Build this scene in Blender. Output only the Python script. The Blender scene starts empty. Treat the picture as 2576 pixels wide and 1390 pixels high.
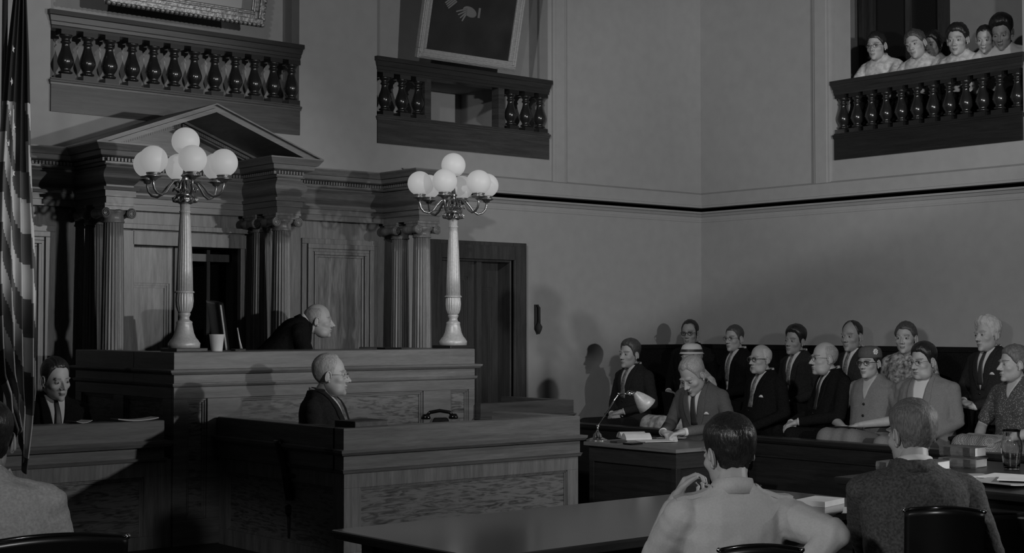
import bpy, math, random
import numpy as np
from mathutils import Vector, Matrix, noise
from mathutils.bvhtree import BVHTree

SC = bpy.context.scene
COL = SC.collection
R = math.radians
PI = math.pi

# ---------------------------------------------------------------- camera
F_PX = 3714.0
PITCH = math.atan(127.0 / F_PX)
YAW = R(-40.1)
CAM = Vector((0, 0, 1.65))
cd = bpy.data.cameras.new('camera')
cd.sensor_width = 36.0
cd.lens = F_PX / 2576.0 * 36.0
cd.clip_end = 100
cam = bpy.data.objects.new('camera', cd)
cam.location = CAM
cam.rotation_euler = (PI / 2 + PITCH, 0, YAW)
COL.objects.link(cam)
SC.camera = cam

_f2 = Vector((math.sin(-YAW), math.cos(YAW), 0))
_rt = Vector((_f2.y, -_f2.x, 0))
_fw = _f2 * math.cos(PITCH) + Vector((0, 0, math.sin(PITCH)))
_up = _rt.cross(_fw)


def at(px, py, X=None, Y=None, Z=None, d=None):
    """world point seen at a pixel of the photograph, on a real plane of the room"""
    r = _fw * F_PX + _rt * (px - 1288) + _up * (695 - py)
    if X is not None:
        t = (X - CAM.x) / r.x
    elif Y is not None:
        t = (Y - CAM.y) / r.y
    elif Z is not None:
        t = (Z - CAM.z) / r.z
    else:
        t = d / F_PX
    return CAM + r * t


# ---------------------------------------------------------------- view, world, lamps
SC.view_settings.view_transform = 'Standard'
SC.view_settings.look = 'None'
SC.view_settings.gamma = 1
SC.view_settings.use_curve_mapping = False
SC.view_settings.exposure = -0.85
W = bpy.data.worlds.new('world')
SC.world = W
W.use_nodes = True
W.node_tree.nodes['Background'].inputs[0].default_value = (1, 1, 1, 1)
W.node_tree.nodes['Background'].inputs[1].default_value = 0.009


def spot(name, loc, aim, power, size, cone, blend=0.35):
    l = bpy.data.lights.new(name, 'SPOT')
    l.energy = power
    l.shadow_soft_size = size
    l.spot_size = R(cone)
    l.spot_blend = blend
    o = bpy.data.objects.new(name, l)
    o.location = loc
    o.rotation_euler = (Vector(aim) - Vector(loc)).to_track_quat('-Z', 'Y').to_euler()
    COL.objects.link(o)
    return o


_el = R(37.2)
_key_aim = Vector((4.6 + 0.10 * math.cos(_el), -3.0 + math.cos(_el), 2.55 + math.sin(_el)))
spot('key_spotlight', (4.6, -3.0, 2.55), _key_aim, 2700, 0.09, 90, 0.07)
spot('key_side_spotlight', (4.7, -3.0, 2.55), (10.9, 10.0, 1.9), 1600, 0.09, 31, 0.55)
spot('right_spotlight', (9.3, -0.4, 3.3), (3.9, 8.6, 0.6), 1750, 0.08, 50, 0.3)
spot('left_high_spotlight', (-0.8, 3.0, 5.4), (10.8, 7.4, 2.4), 2400, 0.14, 47, 0.55)
spot('upper_left_spotlight', (-0.6, 0.6, 4.4), (6.4, 10.6, 5.9), 900, 0.12, 36, 0.35)
spot('left_back_fill', (-1.2, 0.8, 2.5), (1.75, 4.8, 0.85), 520, 0.08, 16, 0.5)  # added fill that brightens the left man's back, not a known lamp
spot('camera_side_spotlight', (-1.2, 0.8, 2.5), (4.4, 3.45, 1.15), 900, 0.10, 25, 0.5)
spot('gallery_spotlight', (3.0, 0.0, 3.6), (12.2, 8.0, 4.5), 1300, 0.10, 26, 0.6)
spot('front_left_spotlight', (-1.5, 7.2, 3.6), (4.2, 3.4, 1.2), 300, 0.12, 42, 0.6)
la = bpy.data.lights.new('overhead_fill', 'AREA')  # unseen area fill added to lift the dark parts, no real fixture
la.shape = 'RECTANGLE'
la.size = 5
la.size_y = 4
la.energy = 8
lo = bpy.data.objects.new('overhead_fill', la)
lo.location = (6.0, 4.0, 5.6)
COL.objects.link(lo)


# ---------------------------------------------------------------- materials
def g(v):
    return (v, v, v, 1)


def newmat(name, rough=0.5, spec=0.5, coat=0.0, metal=0.0):
    m = bpy.data.materials.new(name)
    m.use_nodes = True
    nt = m.node_tree
    b = nt.nodes['Principled BSDF']
    b.inputs['Roughness'].default_value = rough
    b.inputs['Specular IOR Level'].default_value = spec
    b.inputs['Coat Weight'].default_value = coat
    b.inputs['Coat Roughness'].default_value = 0.28
    b.inputs['Metallic'].default_value = metal
    return m, nt, b


def tex(nt, scale=(1, 1, 1), kind='ShaderNodeTexNoise', s=5, detail=4, dist=0.0):
    tc = nt.nodes.new('ShaderNodeTexCoord')
    mp = nt.nodes.new('ShaderNodeMapping')
    mp.inputs['Scale'].default_value = scale
    nt.links.new(tc.outputs['Object'], mp.inputs['Vector'])
    n = nt.nodes.new(kind)
    n.inputs['Scale'].default_value = s
    if kind == 'ShaderNodeTexNoise':
        n.inputs['Detail'].default_value = detail
        n.inputs['Distortion'].default_value = dist
    nt.links.new(mp.outputs['Vector'], n.inputs['Vector'])
    return n


def ramp(nt, fac, stops):
    r = nt.nodes.new('ShaderNodeValToRGB')
    e = r.color_ramp.elements
    e[0].position, e[0].color = stops[0][0], g(stops[0][1])
    e[1].position, e[1].color = stops[-1][0], g(stops[-1][1])
    for p, c in stops[1:-1]:
        k = e.new(p)
        k.color = g(c)
    nt.links.new(fac, r.inputs[0])
    return r.outputs[0]


def bump(nt, b, fac, strength=0.2, dist=0.01):
    n = nt.nodes.new('ShaderNodeBump')
    n.inputs['Strength'].default_value = strength
    n.inputs['Distance'].default_value = dist
    nt.links.new(fac, n.inputs['Height'])
    nt.links.new(n.outputs[0], b.inputs['Normal'])


def flat(name, v, rough=0.6, **k):
    m, nt, b = newmat(name, rough, **k)
    b.inputs['Base Color'].default_value = g(v)
    return m


def noisy(name, lo, hi, s=30, rough=0.7, bs=0.15, scale=(1, 1, 1), detail=4, bd=0.004, **k):
    m, nt, b = newmat(name, rough, **k)
    n = tex(nt, scale, s=s, detail=detail)
    nt.links.new(ramp(nt, n.outputs[0], [(0.3, lo), (0.7, hi)]), b.inputs['Base Color'])
    if bs:
        bump(nt, b, n.outputs[0], bs, bd)
    return m


def wood(name, lo, hi, axis='z', rough=0.32, s=2.2, stretch=14, coat=0.10, fig=0.0, spec=0.28):
    m, nt, b = newmat(name, rough, coat=coat, spec=spec)
    sc = [stretch] * 3
    if axis == 'z':
        sc[2] = 1.0
    else:
        sc[0] = sc[1] = 1.0
    n = tex(nt, sc, s=s, detail=7, dist=0.6 + fig)
    n2 = tex(nt, [q * 3.2 for q in sc], s=s * 2, detail=3)
    mx = nt.nodes.new('ShaderNodeMix')
    mx.inputs['Factor'].default_value = 0.35
    nt.links.new(n.outputs[0], mx.inputs['A'])
    nt.links.new(n2.outputs[0], mx.inputs['B'])
    c = ramp(nt, mx.outputs[0], [(0.32, lo), (0.5, (lo + hi) / 2), (0.66, hi)])
    nt.links.new(c, b.inputs['Base Color'])
    bump(nt, b, mx.outputs[0], 0.06, 0.003)
    return m


def figured(name, lo, hi):
    """quarter-sawn panel: wavy mottled flakes running across"""
    m, nt, b = newmat(name, 0.34, coat=0.1, spec=0.3)
    n = tex(nt, (4.0, 4.0, 24.0), s=1.9, detail=6, dist=1.5)
    n2 = tex(nt, (1.2, 1.2, 30.0), s=2.5, detail=6, dist=0.8)
    mx = nt.nodes.new('ShaderNodeMix')
    mx.inputs['Factor'].default_value = 0.3
    nt.links.new(n.outputs[0], mx.inputs['A'])
    nt.links.new(n2.outputs[0], mx.inputs['B'])
    c = ramp(nt, mx.outputs[0], [(0.33, lo), (0.45, lo * .6 + hi * .4), (0.52, hi * .86), (0.7, hi)])
    nt.links.new(c, b.inputs['Base Color'])
    return m


M = {}
M['wall'] = noisy('wall_plaster', 0.27, 0.295, s=9, rough=0.85, bs=0.05)
M['wood_z'] = wood('oak_upright_grain', 0.085, 0.185, 'z', rough=0.36)
M['wood_h'] = wood('oak_level_grain', 0.080, 0.155, 'x', rough=0.36)
M['wood_bal'] = wood('balustrade_oak', 0.026, 0.058, 'x', rough=0.36)
M['wood_panel'] = wood('oak_panel_grain', 0.060, 0.22, 'z', s=1.6, stretch=9, fig=0.8)
M['figured'] = figured('oak_figured_panel', 0.028, 0.165)
M['ceiling'] = flat('ceiling_plaster', 0.04, 0.9)
M['wood_dark'] = wood('mahogany_dark', 0.010, 0.020, 'x', rough=0.34, coat=0.08)
M['wood_rail'] = wood('mahogany_rail', 0.016, 0.032, 'x', rough=0.34, coat=0.1)
M['wood_darkz'] = wood('mahogany_dark_upright', 0.030, 0.058, 'z', rough=0.35, coat=0.12)
M['baluster'] = flat('varnished_turned_wood', 0.014, 0.16, coat=0.6)
M['table_top'] = wood('polished_table_wood', 0.012, 0.022, 'x', rough=0.13, coat=0.6, spec=0.6)
M['groove'] = flat('dark_groove', 0.03, 0.8)
M['globe'] = None
m, nt, b = newmat('opal_glass', 0.45, spec=0.25)
b.inputs['Base Color'].default_value = g(0.30)
b.inputs['Emission Color'].default_value = g(1)
b.inputs['Emission Strength'].default_value = 0.42
M['globe'] = m
M['lamp_metal'] = noisy('painted_lamp_metal', 0.36, 0.46, s=60, rough=0.42, bs=0.1, metal=0.15)
M['lamp_arm'] = flat('bright_cast_metal', 0.32, 0.3, metal=0.9)
M['chrome'] = flat('chrome', 0.75, 0.15, metal=1.0)
M['skin'] = noisy('skin', 0.33, 0.37, s=40, rough=0.5, bs=0.06, bd=0.002, spec=0.35)
M['skin_tan'] = noisy('skin_tanned', 0.24, 0.28, s=40, rough=0.5, bs=0.06, bd=0.002, spec=0.35)
M['lip'] = flat('lips', 0.21, 0.5)
M['brow'] = flat('eyebrow', 0.14, 0.8)
M['frames'] = flat('spectacle_frame', 0.04, 0.4)
M['brow_grey'] = flat('eyebrow_grey', 0.26, 0.8)
M['eye'] = flat('eyeball', 0.26, 0.25)
M['iris'] = flat('iris', 0.02, 0.2)


def hairmat(name, lo, hi, rough=0.45):
    m, nt, b = newmat(name, rough)
    n = tex(nt, (1, 1, 0.28), s=170, detail=3)
    nt.links.new(ramp(nt, n.outputs[0], [(0.3, lo), (0.7, hi)]), b.inputs['Base Color'])
    bump(nt, b, n.outputs[0], 0.7, 0.004)
    return m


M['hair_dark'] = hairmat('hair_dark', 0.008, 0.022, 0.36)
M['hair_brown'] = hairmat('hair_brown', 0.03, 0.075)
M['hair_mid'] = hairmat('hair_light_brown', 0.07, 0.16, 0.6)
M['hair_grey'] = hairmat('hair_grey', 0.20, 0.34, 0.6)
M['hair_white'] = hairmat('hair_white', 0.36, 0.52, 0.7)
M['suit_black'] = noisy('black_wool', 0.006, 0.011, s=90, rough=0.95, bs=0.2, spec=0.08)
M['suit_dark'] = noisy('dark_wool', 0.017, 0.028, s=90, rough=0.95, bs=0.2, spec=0.1)
M['suit_mid'] = noisy('grey_wool', 0.065, 0.09, s=120, rough=0.9, bs=0.2)
M['suit_tweed'] = noisy('speckled_dark_tweed', 0.022, 0.075, s=110, rough=0.9, bs=0.3, detail=2)
M['suit_light'] = noisy('light_grey_tweed', 0.26, 0.38, s=110, rough=0.9, bs=0.3)
M['suit_lightgrey'] = noisy('light_grey_worsted', 0.15, 0.19, s=110, rough=0.9, bs=0.2)
M['shirt'] = flat('white_cotton', 0.55, 0.8)
M['khaki'] = noisy('khaki_cotton', 0.40, 0.45, s=140, rough=0.8, bs=0.12)
M['tie'] = flat('dark_silk', 0.03, 0.5)
M['tie_mid'] = noisy('patterned_silk', 0.05, 0.22, s=60, rough=0.5, bs=0)
M['dress_grey'] = noisy('grey_crepe', 0.13, 0.17, s=100, rough=0.85, bs=0.1)
M['dress_light'] = noisy('light_print_cotton', 0.24, 0.5, s=26, rough=0.85, bs=0.05, detail=1)
M['floral'] = noisy('floral_print_cotton', 0.06, 0.42, s=34, rough=0.85, bs=0.05, detail=1)
M['blouse'] = noisy('pale_patterned_blouse', 0.34, 0.55, s=30, rough=0.85, bs=0.1, detail=1)
M['leather'] = flat('black_leather', 0.006, 0.32)
M['black_gloss'] = flat('black_bakelite', 0.006, 0.15)
M['paper'] = noisy('paper', 0.5, 0.56, s=20, rough=0.85, bs=0)
M['paper_grey'] = noisy('grey_paper', 0.24, 0.30, s=20, rough=0.85, bs=0)
M['cover_dark'] = noisy('dark_book_cloth', 0.015, 0.03, s=50, rough=0.6, bs=0.1)
M['cover_mid'] = noisy('worn_book_leather', 0.05, 0.10, s=25, rough=0.6, bs=0.1)
M['flag_white'] = flat('flag_white', 0.45, 0.8)
M['flag_red'] = flat('flag_red_stripe', 0.085, 0.8)
M['flag_blue'] = flat('flag_canton', 0.014, 0.8)
M['gilt'] = noisy('gilt_frame', 0.10, 0.32, s=40, rough=0.35, bs=0.5, bd=0.01, metal=0.4)
M['frame_wood'] = noisy('pale_wood_frame', 0.22, 0.34, s=30, rough=0.5, bs=0.2, scale=(1, 1, 6))
M['canvas'] = noisy('dark_canvas', 0.010, 0.024, s=4, rough=0.5, bs=0)
M['mat_board'] = flat('picture_slip', 0.30, 0.6)
M['floor'] = noisy('dark_carpet', 0.012, 0.02, s=60, rough=0.95, bs=0.2)
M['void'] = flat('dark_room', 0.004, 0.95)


def dots(name, lo, hi, s, check=False):
    m, nt, b = newmat(name, 0.85)
    if check:
        n = tex(nt, (1, 1, 1), 'ShaderNodeTexChecker', s=s)
        n.inputs['Color1'].default_value = g(lo)
        n.inputs['Color2'].default_value = g(hi)
        nt.links.new(n.outputs[0], b.inputs['Base Color'])
    else:
        n = tex(nt, (1, 1, 1), 'ShaderNodeTexVoronoi', s=s)
        nt.links.new(ramp(nt, n.outputs[0], [(0.22, hi), (0.34, lo)]), b.inputs['Base Color'])
    return m


M['dotted'] = dots('dotted_print', 0.05, 0.26, 95)
M['checked'] = dots('checked_skirt', 0.10, 0.26, 115, True)
m, nt, b = newmat('clear_glass', 0.02)
b.inputs['Base Color'].default_value = g(0.95)
b.inputs['Transmission Weight'].default_value = 1.0
b.inputs['IOR'].default_value = 1.45
M['glass'] = m


# ---------------------------------------------------------------- mesh builder
class MB:
    def __init__(s, X=None):
        s.v, s.f, s.mi, s.sm = [], [], [], []
        s.X = X
        s.m = 0

    def add(s, vs, fs, smooth=False):
        o = len(s.v)
        if s.X is not None:
            vs = [s.X @ Vector(q) for q in vs]
        s.v += [tuple(q) for q in vs]
        for q in fs:
            s.f.append(tuple(o + i for i in q))
            s.mi.append(s.m)
            s.sm.append(smooth)
        return s

    def box(s, x0, x1, y0, y1, z0, z1):
        return s.add([(x0, y0, z0), (x1, y0, z0), (x1, y1, z0), (x0, y1, z0), (x0, y0, z1), (x1, y0, z1), (x1, y1, z1), (x0, y1, z1)],
                     [(3, 2, 1, 0), (4, 5, 6, 7), (0, 1, 5, 4), (1, 2, 6, 5), (2, 3, 7, 6), (3, 0, 4, 7)])

    def rings(s, rr, caps=True, smooth=True, closed=True):
        n = len(rr[0])
        vs = [p for r in rr for p in r]
        fs = []
        for i in range(len(rr) - 1):
            for j in range(n if closed else n - 1):
                k = (j + 1) % n
                fs.append((i * n + j, i * n + k, (i + 1) * n + k, (i + 1) * n + j))
        if caps:
            fs.append(tuple(range(n - 1, -1, -1)))
            fs.append(tuple((len(rr) - 1) * n + j for j in range(n)))
        return s.add(vs, fs, smooth)

    def lathe(s, prof, c=(0, 0, 0), n=24, flutes=0, fd=0.06, caps=True, axis=None, ell=(1, 1)):
        c = Vector(c)
        A = Vector((0, 0, 1)).rotation_difference(Vector(axis)).to_matrix() if axis is not None else None
        rr = []
        for r, z in prof:
            ring = []
            for j in range(n):
                a = 2 * PI * j / n
                q = r * (1 - fd * (0.5 + 0.5 * math.cos(flutes * a))) if flutes else r
                p = Vector((q * math.cos(a) * ell[0], q * math.sin(a) * ell[1], z))
                if A:
                    p = A @ p
                ring.append(c + p)
            rr.append(ring)
        return s.rings(rr, caps)

    def tube(s, pts, rad, n=10, caps=True):
        pts = [Vector(p) for p in pts]
        if not hasattr(rad, '__len__'):
            rad = [rad] * len(pts)
        rr = []
        t0 = (pts[1] - pts[0]).normalized()
        u = t0.orthogonal().normalized()
        for i, p in enumerate(pts):
            a = pts[max(i - 1, 0)]
            b = pts[min(i + 1, len(pts) - 1)]
            t = (b - a).normalized()
            u = (u - t * u.dot(t)).normalized()
            w = t.cross(u)
            rr.append([p + (u * math.cos(2 * PI * j / n) + w * math.sin(2 * PI * j / n)) * rad[i] for j in range(n)])
        return s.rings(rr, caps)

    def cap(s, a, b, ra, rb, n=12):
        """rounded tapered limb"""
        a, b = Vector(a), Vector(b)
        d = b - a
        L = d.length
        if L < 1e-6:
            return s.ell(a, (ra, ra, ra))
        d = d / L
        u = d.orthogonal().normalized()
        w = d.cross(u)
        rr = []
        for k in (-80, -55, -28, 0):
            rr.append((a + d * ra * math.sin(R(k)), ra * math.cos(R(k))))
        for k in (0.5,):
            rr.append((a.lerp(b, k), ra * (1 - k) + rb * k))
        for k in (0, 28, 55, 80):
            rr.append((b + d * rb * math.sin(R(k)), rb * math.cos(R(k))))
        return s.rings([[c + (u * math.cos(2 * PI * j / n) + w * math.sin(2 * PI * j / n)) * r for j in range(n)] for c, r in rr])

    def ell(s, c, r, rot=None, n=16, k=9):
        c = Vector(c)
        rr = []
        for i in range(k):
            e = -PI / 2 + 0.12 + (PI - 0.24) * i / (k - 1)
            ring = []
            for j in range(n):
                a = 2 * PI * j / n
                p = Vector((r[0] * math.cos(e) * math.cos(a), r[1] * math.cos(e) * math.sin(a), r[2] * math.sin(e)))
                if rot is not None:
                    p = rot @ p
                ring.append(c + p)
            rr.append(ring)
        return s.rings(rr)

    def prism_y(s, poly, y0, y1):
        """polygon in X/Z pushed along Y"""
        n = len(poly)
        return s.add([(x, y0, z) for x, z in poly] + [(x, y1, z) for x, z in poly],
                     [tuple(range(n)), tuple(range(2 * n - 1, n - 1, -1))] + [(i, n + i, n + (i + 1) % n, (i + 1) % n) for i in range(n)])

    def stack(s, x0, x1, y0, y1, prof):
        """rectangular footprint grown by n at each height: mouldings that turn their corners"""
        rr = [[(x0 - n, y0 - n, z), (x1 + n, y0 - n, z), (x1 + n, y1 + n, z), (x0 - n, y1 + n, z)] for z, n in prof]
        return s.rings(rr, smooth=False)

    def mesh(s, name):
        me = bpy.data.meshes.new(name)
        me.from_pydata(s.v, [], s.f)
        me.polygons.foreach_set('material_index', s.mi)
        me.polygons.foreach_set('use_smooth', s.sm)
        return me

    def build(s, name, mats, parent=None, label=None, bevel=0, cat=None, group=None, kind=None, loc=None, fix=True):
        me = s.mesh(name)
        for q in (mats if isinstance(mats, (list, tuple)) else [mats]):
            me.materials.append(q)
        if fix:
            import bmesh
            bm = bmesh.new()
            bm.from_mesh(me)
            bmesh.ops.recalc_face_normals(bm, faces=bm.faces)
            bm.to_mesh(me)
            bm.free()
        o = bpy.data.objects.new(name, me)
        COL.objects.link(o)
        if loc is not None:
            me.transform(Matrix.Translation(-Vector(loc)))
            o.location = loc
        if parent:
            o.parent = parent
            if loc is None:
                # parts are modelled in room coordinates: undo the base's place
                o.matrix_parent_inverse = Matrix.Translation(-parent.location) if parent.get('_w') else Matrix()
        if bevel:
            md = o.modifiers.new('bevel', 'BEVEL')
            md.width = bevel
            md.segments = 2
            md.limit_method = 'ANGLE'
            md.angle_limit = R(40)
        tag(o, label, cat, group, kind)
        return o


def tag(o, label=None, cat=None, group=None, kind=None):
    if label:
        o['label'] = label
    if cat:
        o['category'] = cat
    if group:
        o['group'] = group
    if kind:
        o['kind'] = kind
    return o


def thing(name, label, cat, loc=(0, 0, 0), group=None, kind=None):
    o = bpy.data.objects.new(name, None)
    o.empty_display_size = 0.1
    COL.objects.link(o)
    o.location = loc
    o['_w'] = 1
    return tag(o, label, cat, group, kind)


def copy_tree(o, parent=None):
    c = o.copy()
    COL.objects.link(c)
    if parent:
        c.parent = parent
        c.matrix_parent_inverse = o.matrix_parent_inverse.copy()
    for ch in list(o.children):
        copy_tree(ch, c)
    return c


def frame_M(o, u, n):
    """local (x along the face, y INTO the face, z up)"""
    u, n = Vector(u), Vector(n)
    m = Matrix.Identity(4)
    m.col[0][:3] = u
    m.col[1][:3] = -n
    m.col[2][:3] = (0, 0, 1)
    m.col[3][:3] = o
    return m


def face_frame(mb, W_, z0, z1, opens, t=0.03, mould=0.018):
    """stiles and rails standing t proud of a face, with a moulding round every opening"""
    opens = sorted(opens)
    if not opens:
        mb.box(0, W_, -t, 0, z0, z1)
        return
    a, b = opens[0][2], opens[0][3]
    mb.box(0, W_, -t, 0, z0, a)
    mb.box(0, W_, -t, 0, b, z1)
    u = 0
    for o in opens:
        mb.box(u, o[0], -t, 0, a, b)
        u = o[1]
        for k, w in ((0.6, mould), (0.3, mould * 2)):
            y = -t * k
            e_ = 0 if k == 0.6 else mould
            mb.box(o[0], o[0] + w, y, 0, a + w, b - w)
            mb.box(o[1] - w, o[1], y, 0, a + w, b - w)
            mb.box(o[0], o[1], y, 0, a, a + w)
            mb.box(o[0], o[1], y, 0, b - w, b)
    mb.box(u, W_, -t, 0, a, b)


def wall_holes(mb, L, z0, z1, holes, t):
    """wall slab along local x with rectangular holes, thickness t going into +y"""
    xs = sorted({0, L} | {h[0] for h in holes} | {h[1] for h in holes})
    zs = sorted({z0, z1} | {h[2] for h in holes} | {h[3] for h in holes})
    for i in range(len(xs) - 1):
        # merge vertically
        run = None
        for j in range(len(zs) - 1):
            cx, cz = (xs[i] + xs[i + 1]) / 2, (zs[j] + zs[j + 1]) / 2
            hole = any(h[0] < cx < h[1] and h[2] < cz < h[3] for h in holes)
            if not hole and run is None:
                run = zs[j]
            if (hole or j == len(zs) - 2) and run is not None:
                mb.box(xs[i], xs[i + 1], 0, t, run, zs[j] if hole else zs[j + 1])
                run = None

# ================================================================ THE ROOM
YA, XB = 10.57, 11.5
ZC = 6.2
PF = 0.30            # platform height
XMIN, YMIN = -2.5, -4.0

mb = MB().box(XMIN, XB + 0.3, YMIN, YA + 0.3, -0.1, 0)
mb.build('floor', M['floor'], kind='structure')
mb = MB()
mb.box(1.0, 6.75, 6.45, YA, 0, PF)
mb.box(6.75, 7.7, 8.18, YA, 0, PF)
mb.build('floor_platform', M['floor'], kind='structure', bevel=0.01)
mb = MB().box(XMIN, XB + 2.2, YMIN, YA + 2.2, ZC, ZC + 0.1)
mb.build('ceiling', M['ceiling'], kind='structure')

# pixel-measured openings in the back wall
oL = (at(126, 200, Y=YA).x, at(752, 250, Y=YA).x)
oM = (at(948, 250, Y=YA).x, at(1378, 300, Y=YA).x)
zo0, zo1 = 3.262, 5.7
dR = (at(1100, 700, Y=YA).x, at(1282, 700, Y=YA).x)
dRtop = at(1282, 655, Y=YA).z
dL = (at(318, 700, Y=10.5).x, at(598, 700, Y=10.5).x)
dLtop = at(460, 622, Y=10.5).z
holes = [(oL[0] - XMIN, oL[1] - XMIN, zo0, zo1), (oM[0] - XMIN, oM[1] - XMIN, zo0, zo1),
         (dR[0] - XMIN, dR[1] - XMIN, 0.0, dRtop), (dL[0] - XMIN, dL[1] - XMIN, 0.0, dLtop)]
mb = MB(frame_M((XMIN, YA, 0), (1, 0, 0), (0, -1, 0)))
wall_holes(mb, XB - XMIN, 0, ZC, holes, 0.12)
mb.X = None
yb = YA + 0.30
gA, gB = at(1078, 250, Y=yb).x, at(1262, 250, Y=yb).x + 0.05
for (a, b) in (oL, oM):          # alcoves behind the two openings
    a2, b2 = a - 0.02, b + 0.02
    mb.box(a2 - 0.1, b2 + 0.1, YA + 0.12, yb + 0.1, zo1, zo1 + 0.1)
    mb.box(a2 - 0.1, b2 + 0.1, YA + 0.12, yb + 0.1, zo0 - 0.1, zo0)
    mb.box(a2 - 0.1, a2, YA + 0.12, yb + 0.1, zo0, zo1)
    mb.box(b2, b2 + 0.1, YA + 0.12, yb + 0.1, zo0, zo1)
    mb.X = frame_M((a2, yb, 0), (1, 0, 0), (0, -1, 0))
    wall_holes(mb, b2 - a2, zo0, zo1, [(gA - a2, gB - a2, 3.47, 3.97)] if a == oM[0] else [], 0.1)
    mb.X = None
# square recess that shows through the gap of the middle balustrade
mb.box(gA - 0.1, gB + 0.1, YA + 1.0, YA + 1.1, 3.37, 4.07)
mb.box(gA - 0.1, gA, yb + 0.1, YA + 1.0, 3.37, 4.07)
mb.box(gB, gB + 0.1, yb + 0.1, YA + 1.0, 3.37, 4.07)
mb.box(gA, gB, yb + 0.1, YA + 1.0, 3.37, 3.47)
mb.box(gA, gB, yb + 0.1, YA + 1.0, 3.97, 4.07)
mb.build('wall_back', M['wall'], kind='structure')
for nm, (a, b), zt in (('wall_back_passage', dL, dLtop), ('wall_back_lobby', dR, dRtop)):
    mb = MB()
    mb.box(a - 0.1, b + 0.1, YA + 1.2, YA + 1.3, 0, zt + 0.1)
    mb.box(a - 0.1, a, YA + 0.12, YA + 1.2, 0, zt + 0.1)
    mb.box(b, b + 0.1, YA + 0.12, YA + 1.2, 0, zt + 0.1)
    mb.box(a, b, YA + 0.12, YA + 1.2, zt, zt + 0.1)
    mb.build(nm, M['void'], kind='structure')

# right wall, with the public gallery behind its opening
gy = (at(2574, 250, X=XB).y, at(2101, 300, X=XB).y)
L = YA - YMIN
mb = MB(frame_M((XB, YA, 0), (0, -1, 0), (-1, 0, 0)))
wall_holes(mb, L, 0, ZC, [(YA - gy[1], YA - gy[0], zo0, zo1)], 0.25)
mb.X = None
GB = 12.9                        # gallery back wall
mb.box(XB + 0.25, GB, gy[1] + 1.3, gy[1] + 1.4, zo0 - 0.1, zo1 + 0.1)
mb.box(XB + 0.25, GB, gy[0] - 2.1, gy[0] - 2.0, zo0 - 0.1, zo1 + 0.1)
mb.box(XB + 0.25, GB, gy[0] - 2, gy[1] + 1.3, zo1, zo1 + 0.1)
mb.box(XB + 0.25, GB, gy[0] - 2, gy[1] + 1.3, zo0 - 0.1, zo0)
g0, g1 = at(2386, 60, X=GB).y, at(2172, 60, X=GB).y
mb2X = frame_M((GB, gy[1] + 1.4, 0), (0, -1, 0), (-1, 0, 0))
mb.X = mb2X
wall_holes(mb, gy[1] - gy[0] + 3.5, zo0 - 0.1, zo1 + 0.1, [(gy[1] + 1.4 - g1, gy[1] + 1.4 - g0, zo0, 5.5)], 0.2)
mb.build('wall_right', M['wall'], kind='structure')
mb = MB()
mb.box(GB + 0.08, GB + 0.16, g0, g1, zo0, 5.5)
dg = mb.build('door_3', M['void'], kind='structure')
mb = MB()
for (a, b) in ((g0 - 0.02, g0 + 0.10), (g1 - 0.10, g1 + 0.02)):
    mb.box(GB - 0.04, GB + 0.1, a, b, zo0, 5.6)
mb.box(GB - 0.06, GB + 0.1, g1 - 0.03, g1 + 0.02, zo0, 5.6)
mb.box(GB - 0.04, GB + 0.1, g0, g1, 5.5, 5.62)
mb.box(GB + 0.05, GB + 0.1, (g0 + g1) / 2 - 0.03, (g0 + g1) / 2 + 0.03, zo0, 5.5)
mb.build('door_frame', M['wood_darkz'], dg)

# moulded band that runs round the walls, and shallow pilaster strips
prof = [(2.70, 0.0), (2.70, 0.012), (2.725, 0.012), (2.73, 0.03), (2.765, 0.034), (2.79, 0.05), (2.80, 0.085), (2.825, 0.085), (2.84, 0.065), (2.845, 0.0)]
xs0 = 7.62


def band(mb, prof):
    for i in range(len(prof) - 1):
        (z0, n0), (z1, n1) = prof[i], prof[i + 1]
        mb.add([(xs0, YA - n0, z0), (XB - n0, YA - n0, z0), (XB - n1, YA - n1, z1), (xs0, YA - n1, z1)], [(0, 1, 2, 3)])
        mb.add([(XB - n0, YA - n0, z0), (XB - n0, YMIN, z0), (XB - n1, YMIN, z1), (XB - n1, YA - n1, z1)], [(0, 1, 2, 3)])


mb = MB()
band(mb, [(2.745, -0.01), (2.745, 0.008), (2.765, 0.010), (2.767, 0.003), (2.80, 0.004), (2.802, 0.016), (2.83, 0.035), (2.832, 0.055), (2.850, 0.062), (2.855, 0.0), (2.888, 0.0), (2.889, 0.085), (2.91, 0.085), (2.915, 0.06), (3.03, 0.055), (3.05, 0.02), (3.055, -0.01)])
mb.build('trim_1', M['wall'], kind='structure', fix=False)
mb = MB()
x0, x1 = at(1387, 300, Y=YA).x, at(1420, 300, Y=YA).x
mb.box(x0, x1, YA - 0.03, YA + 0.02, 3.04, ZC)
mb.box(x0 + 0.03, x1 - 0.03, YA - 0.042, YA, 3.04, ZC)
mb.build('trim_2', M['wall'], kind='structure', bevel=0.004)
mb = MB()
y0, y1 = at(2092, 300, X=XB).y, at(2050, 300, X=XB).y
mb.box(XB - 0.03, XB + 0.02, y0, y1, 3.04, ZC)
mb.box(XB - 0.042, XB, y0 + 0.03, y1 - 0.03, 3.04, ZC)
mb.build('trim_3', M['wall'], kind='structure', bevel=0.004)

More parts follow.
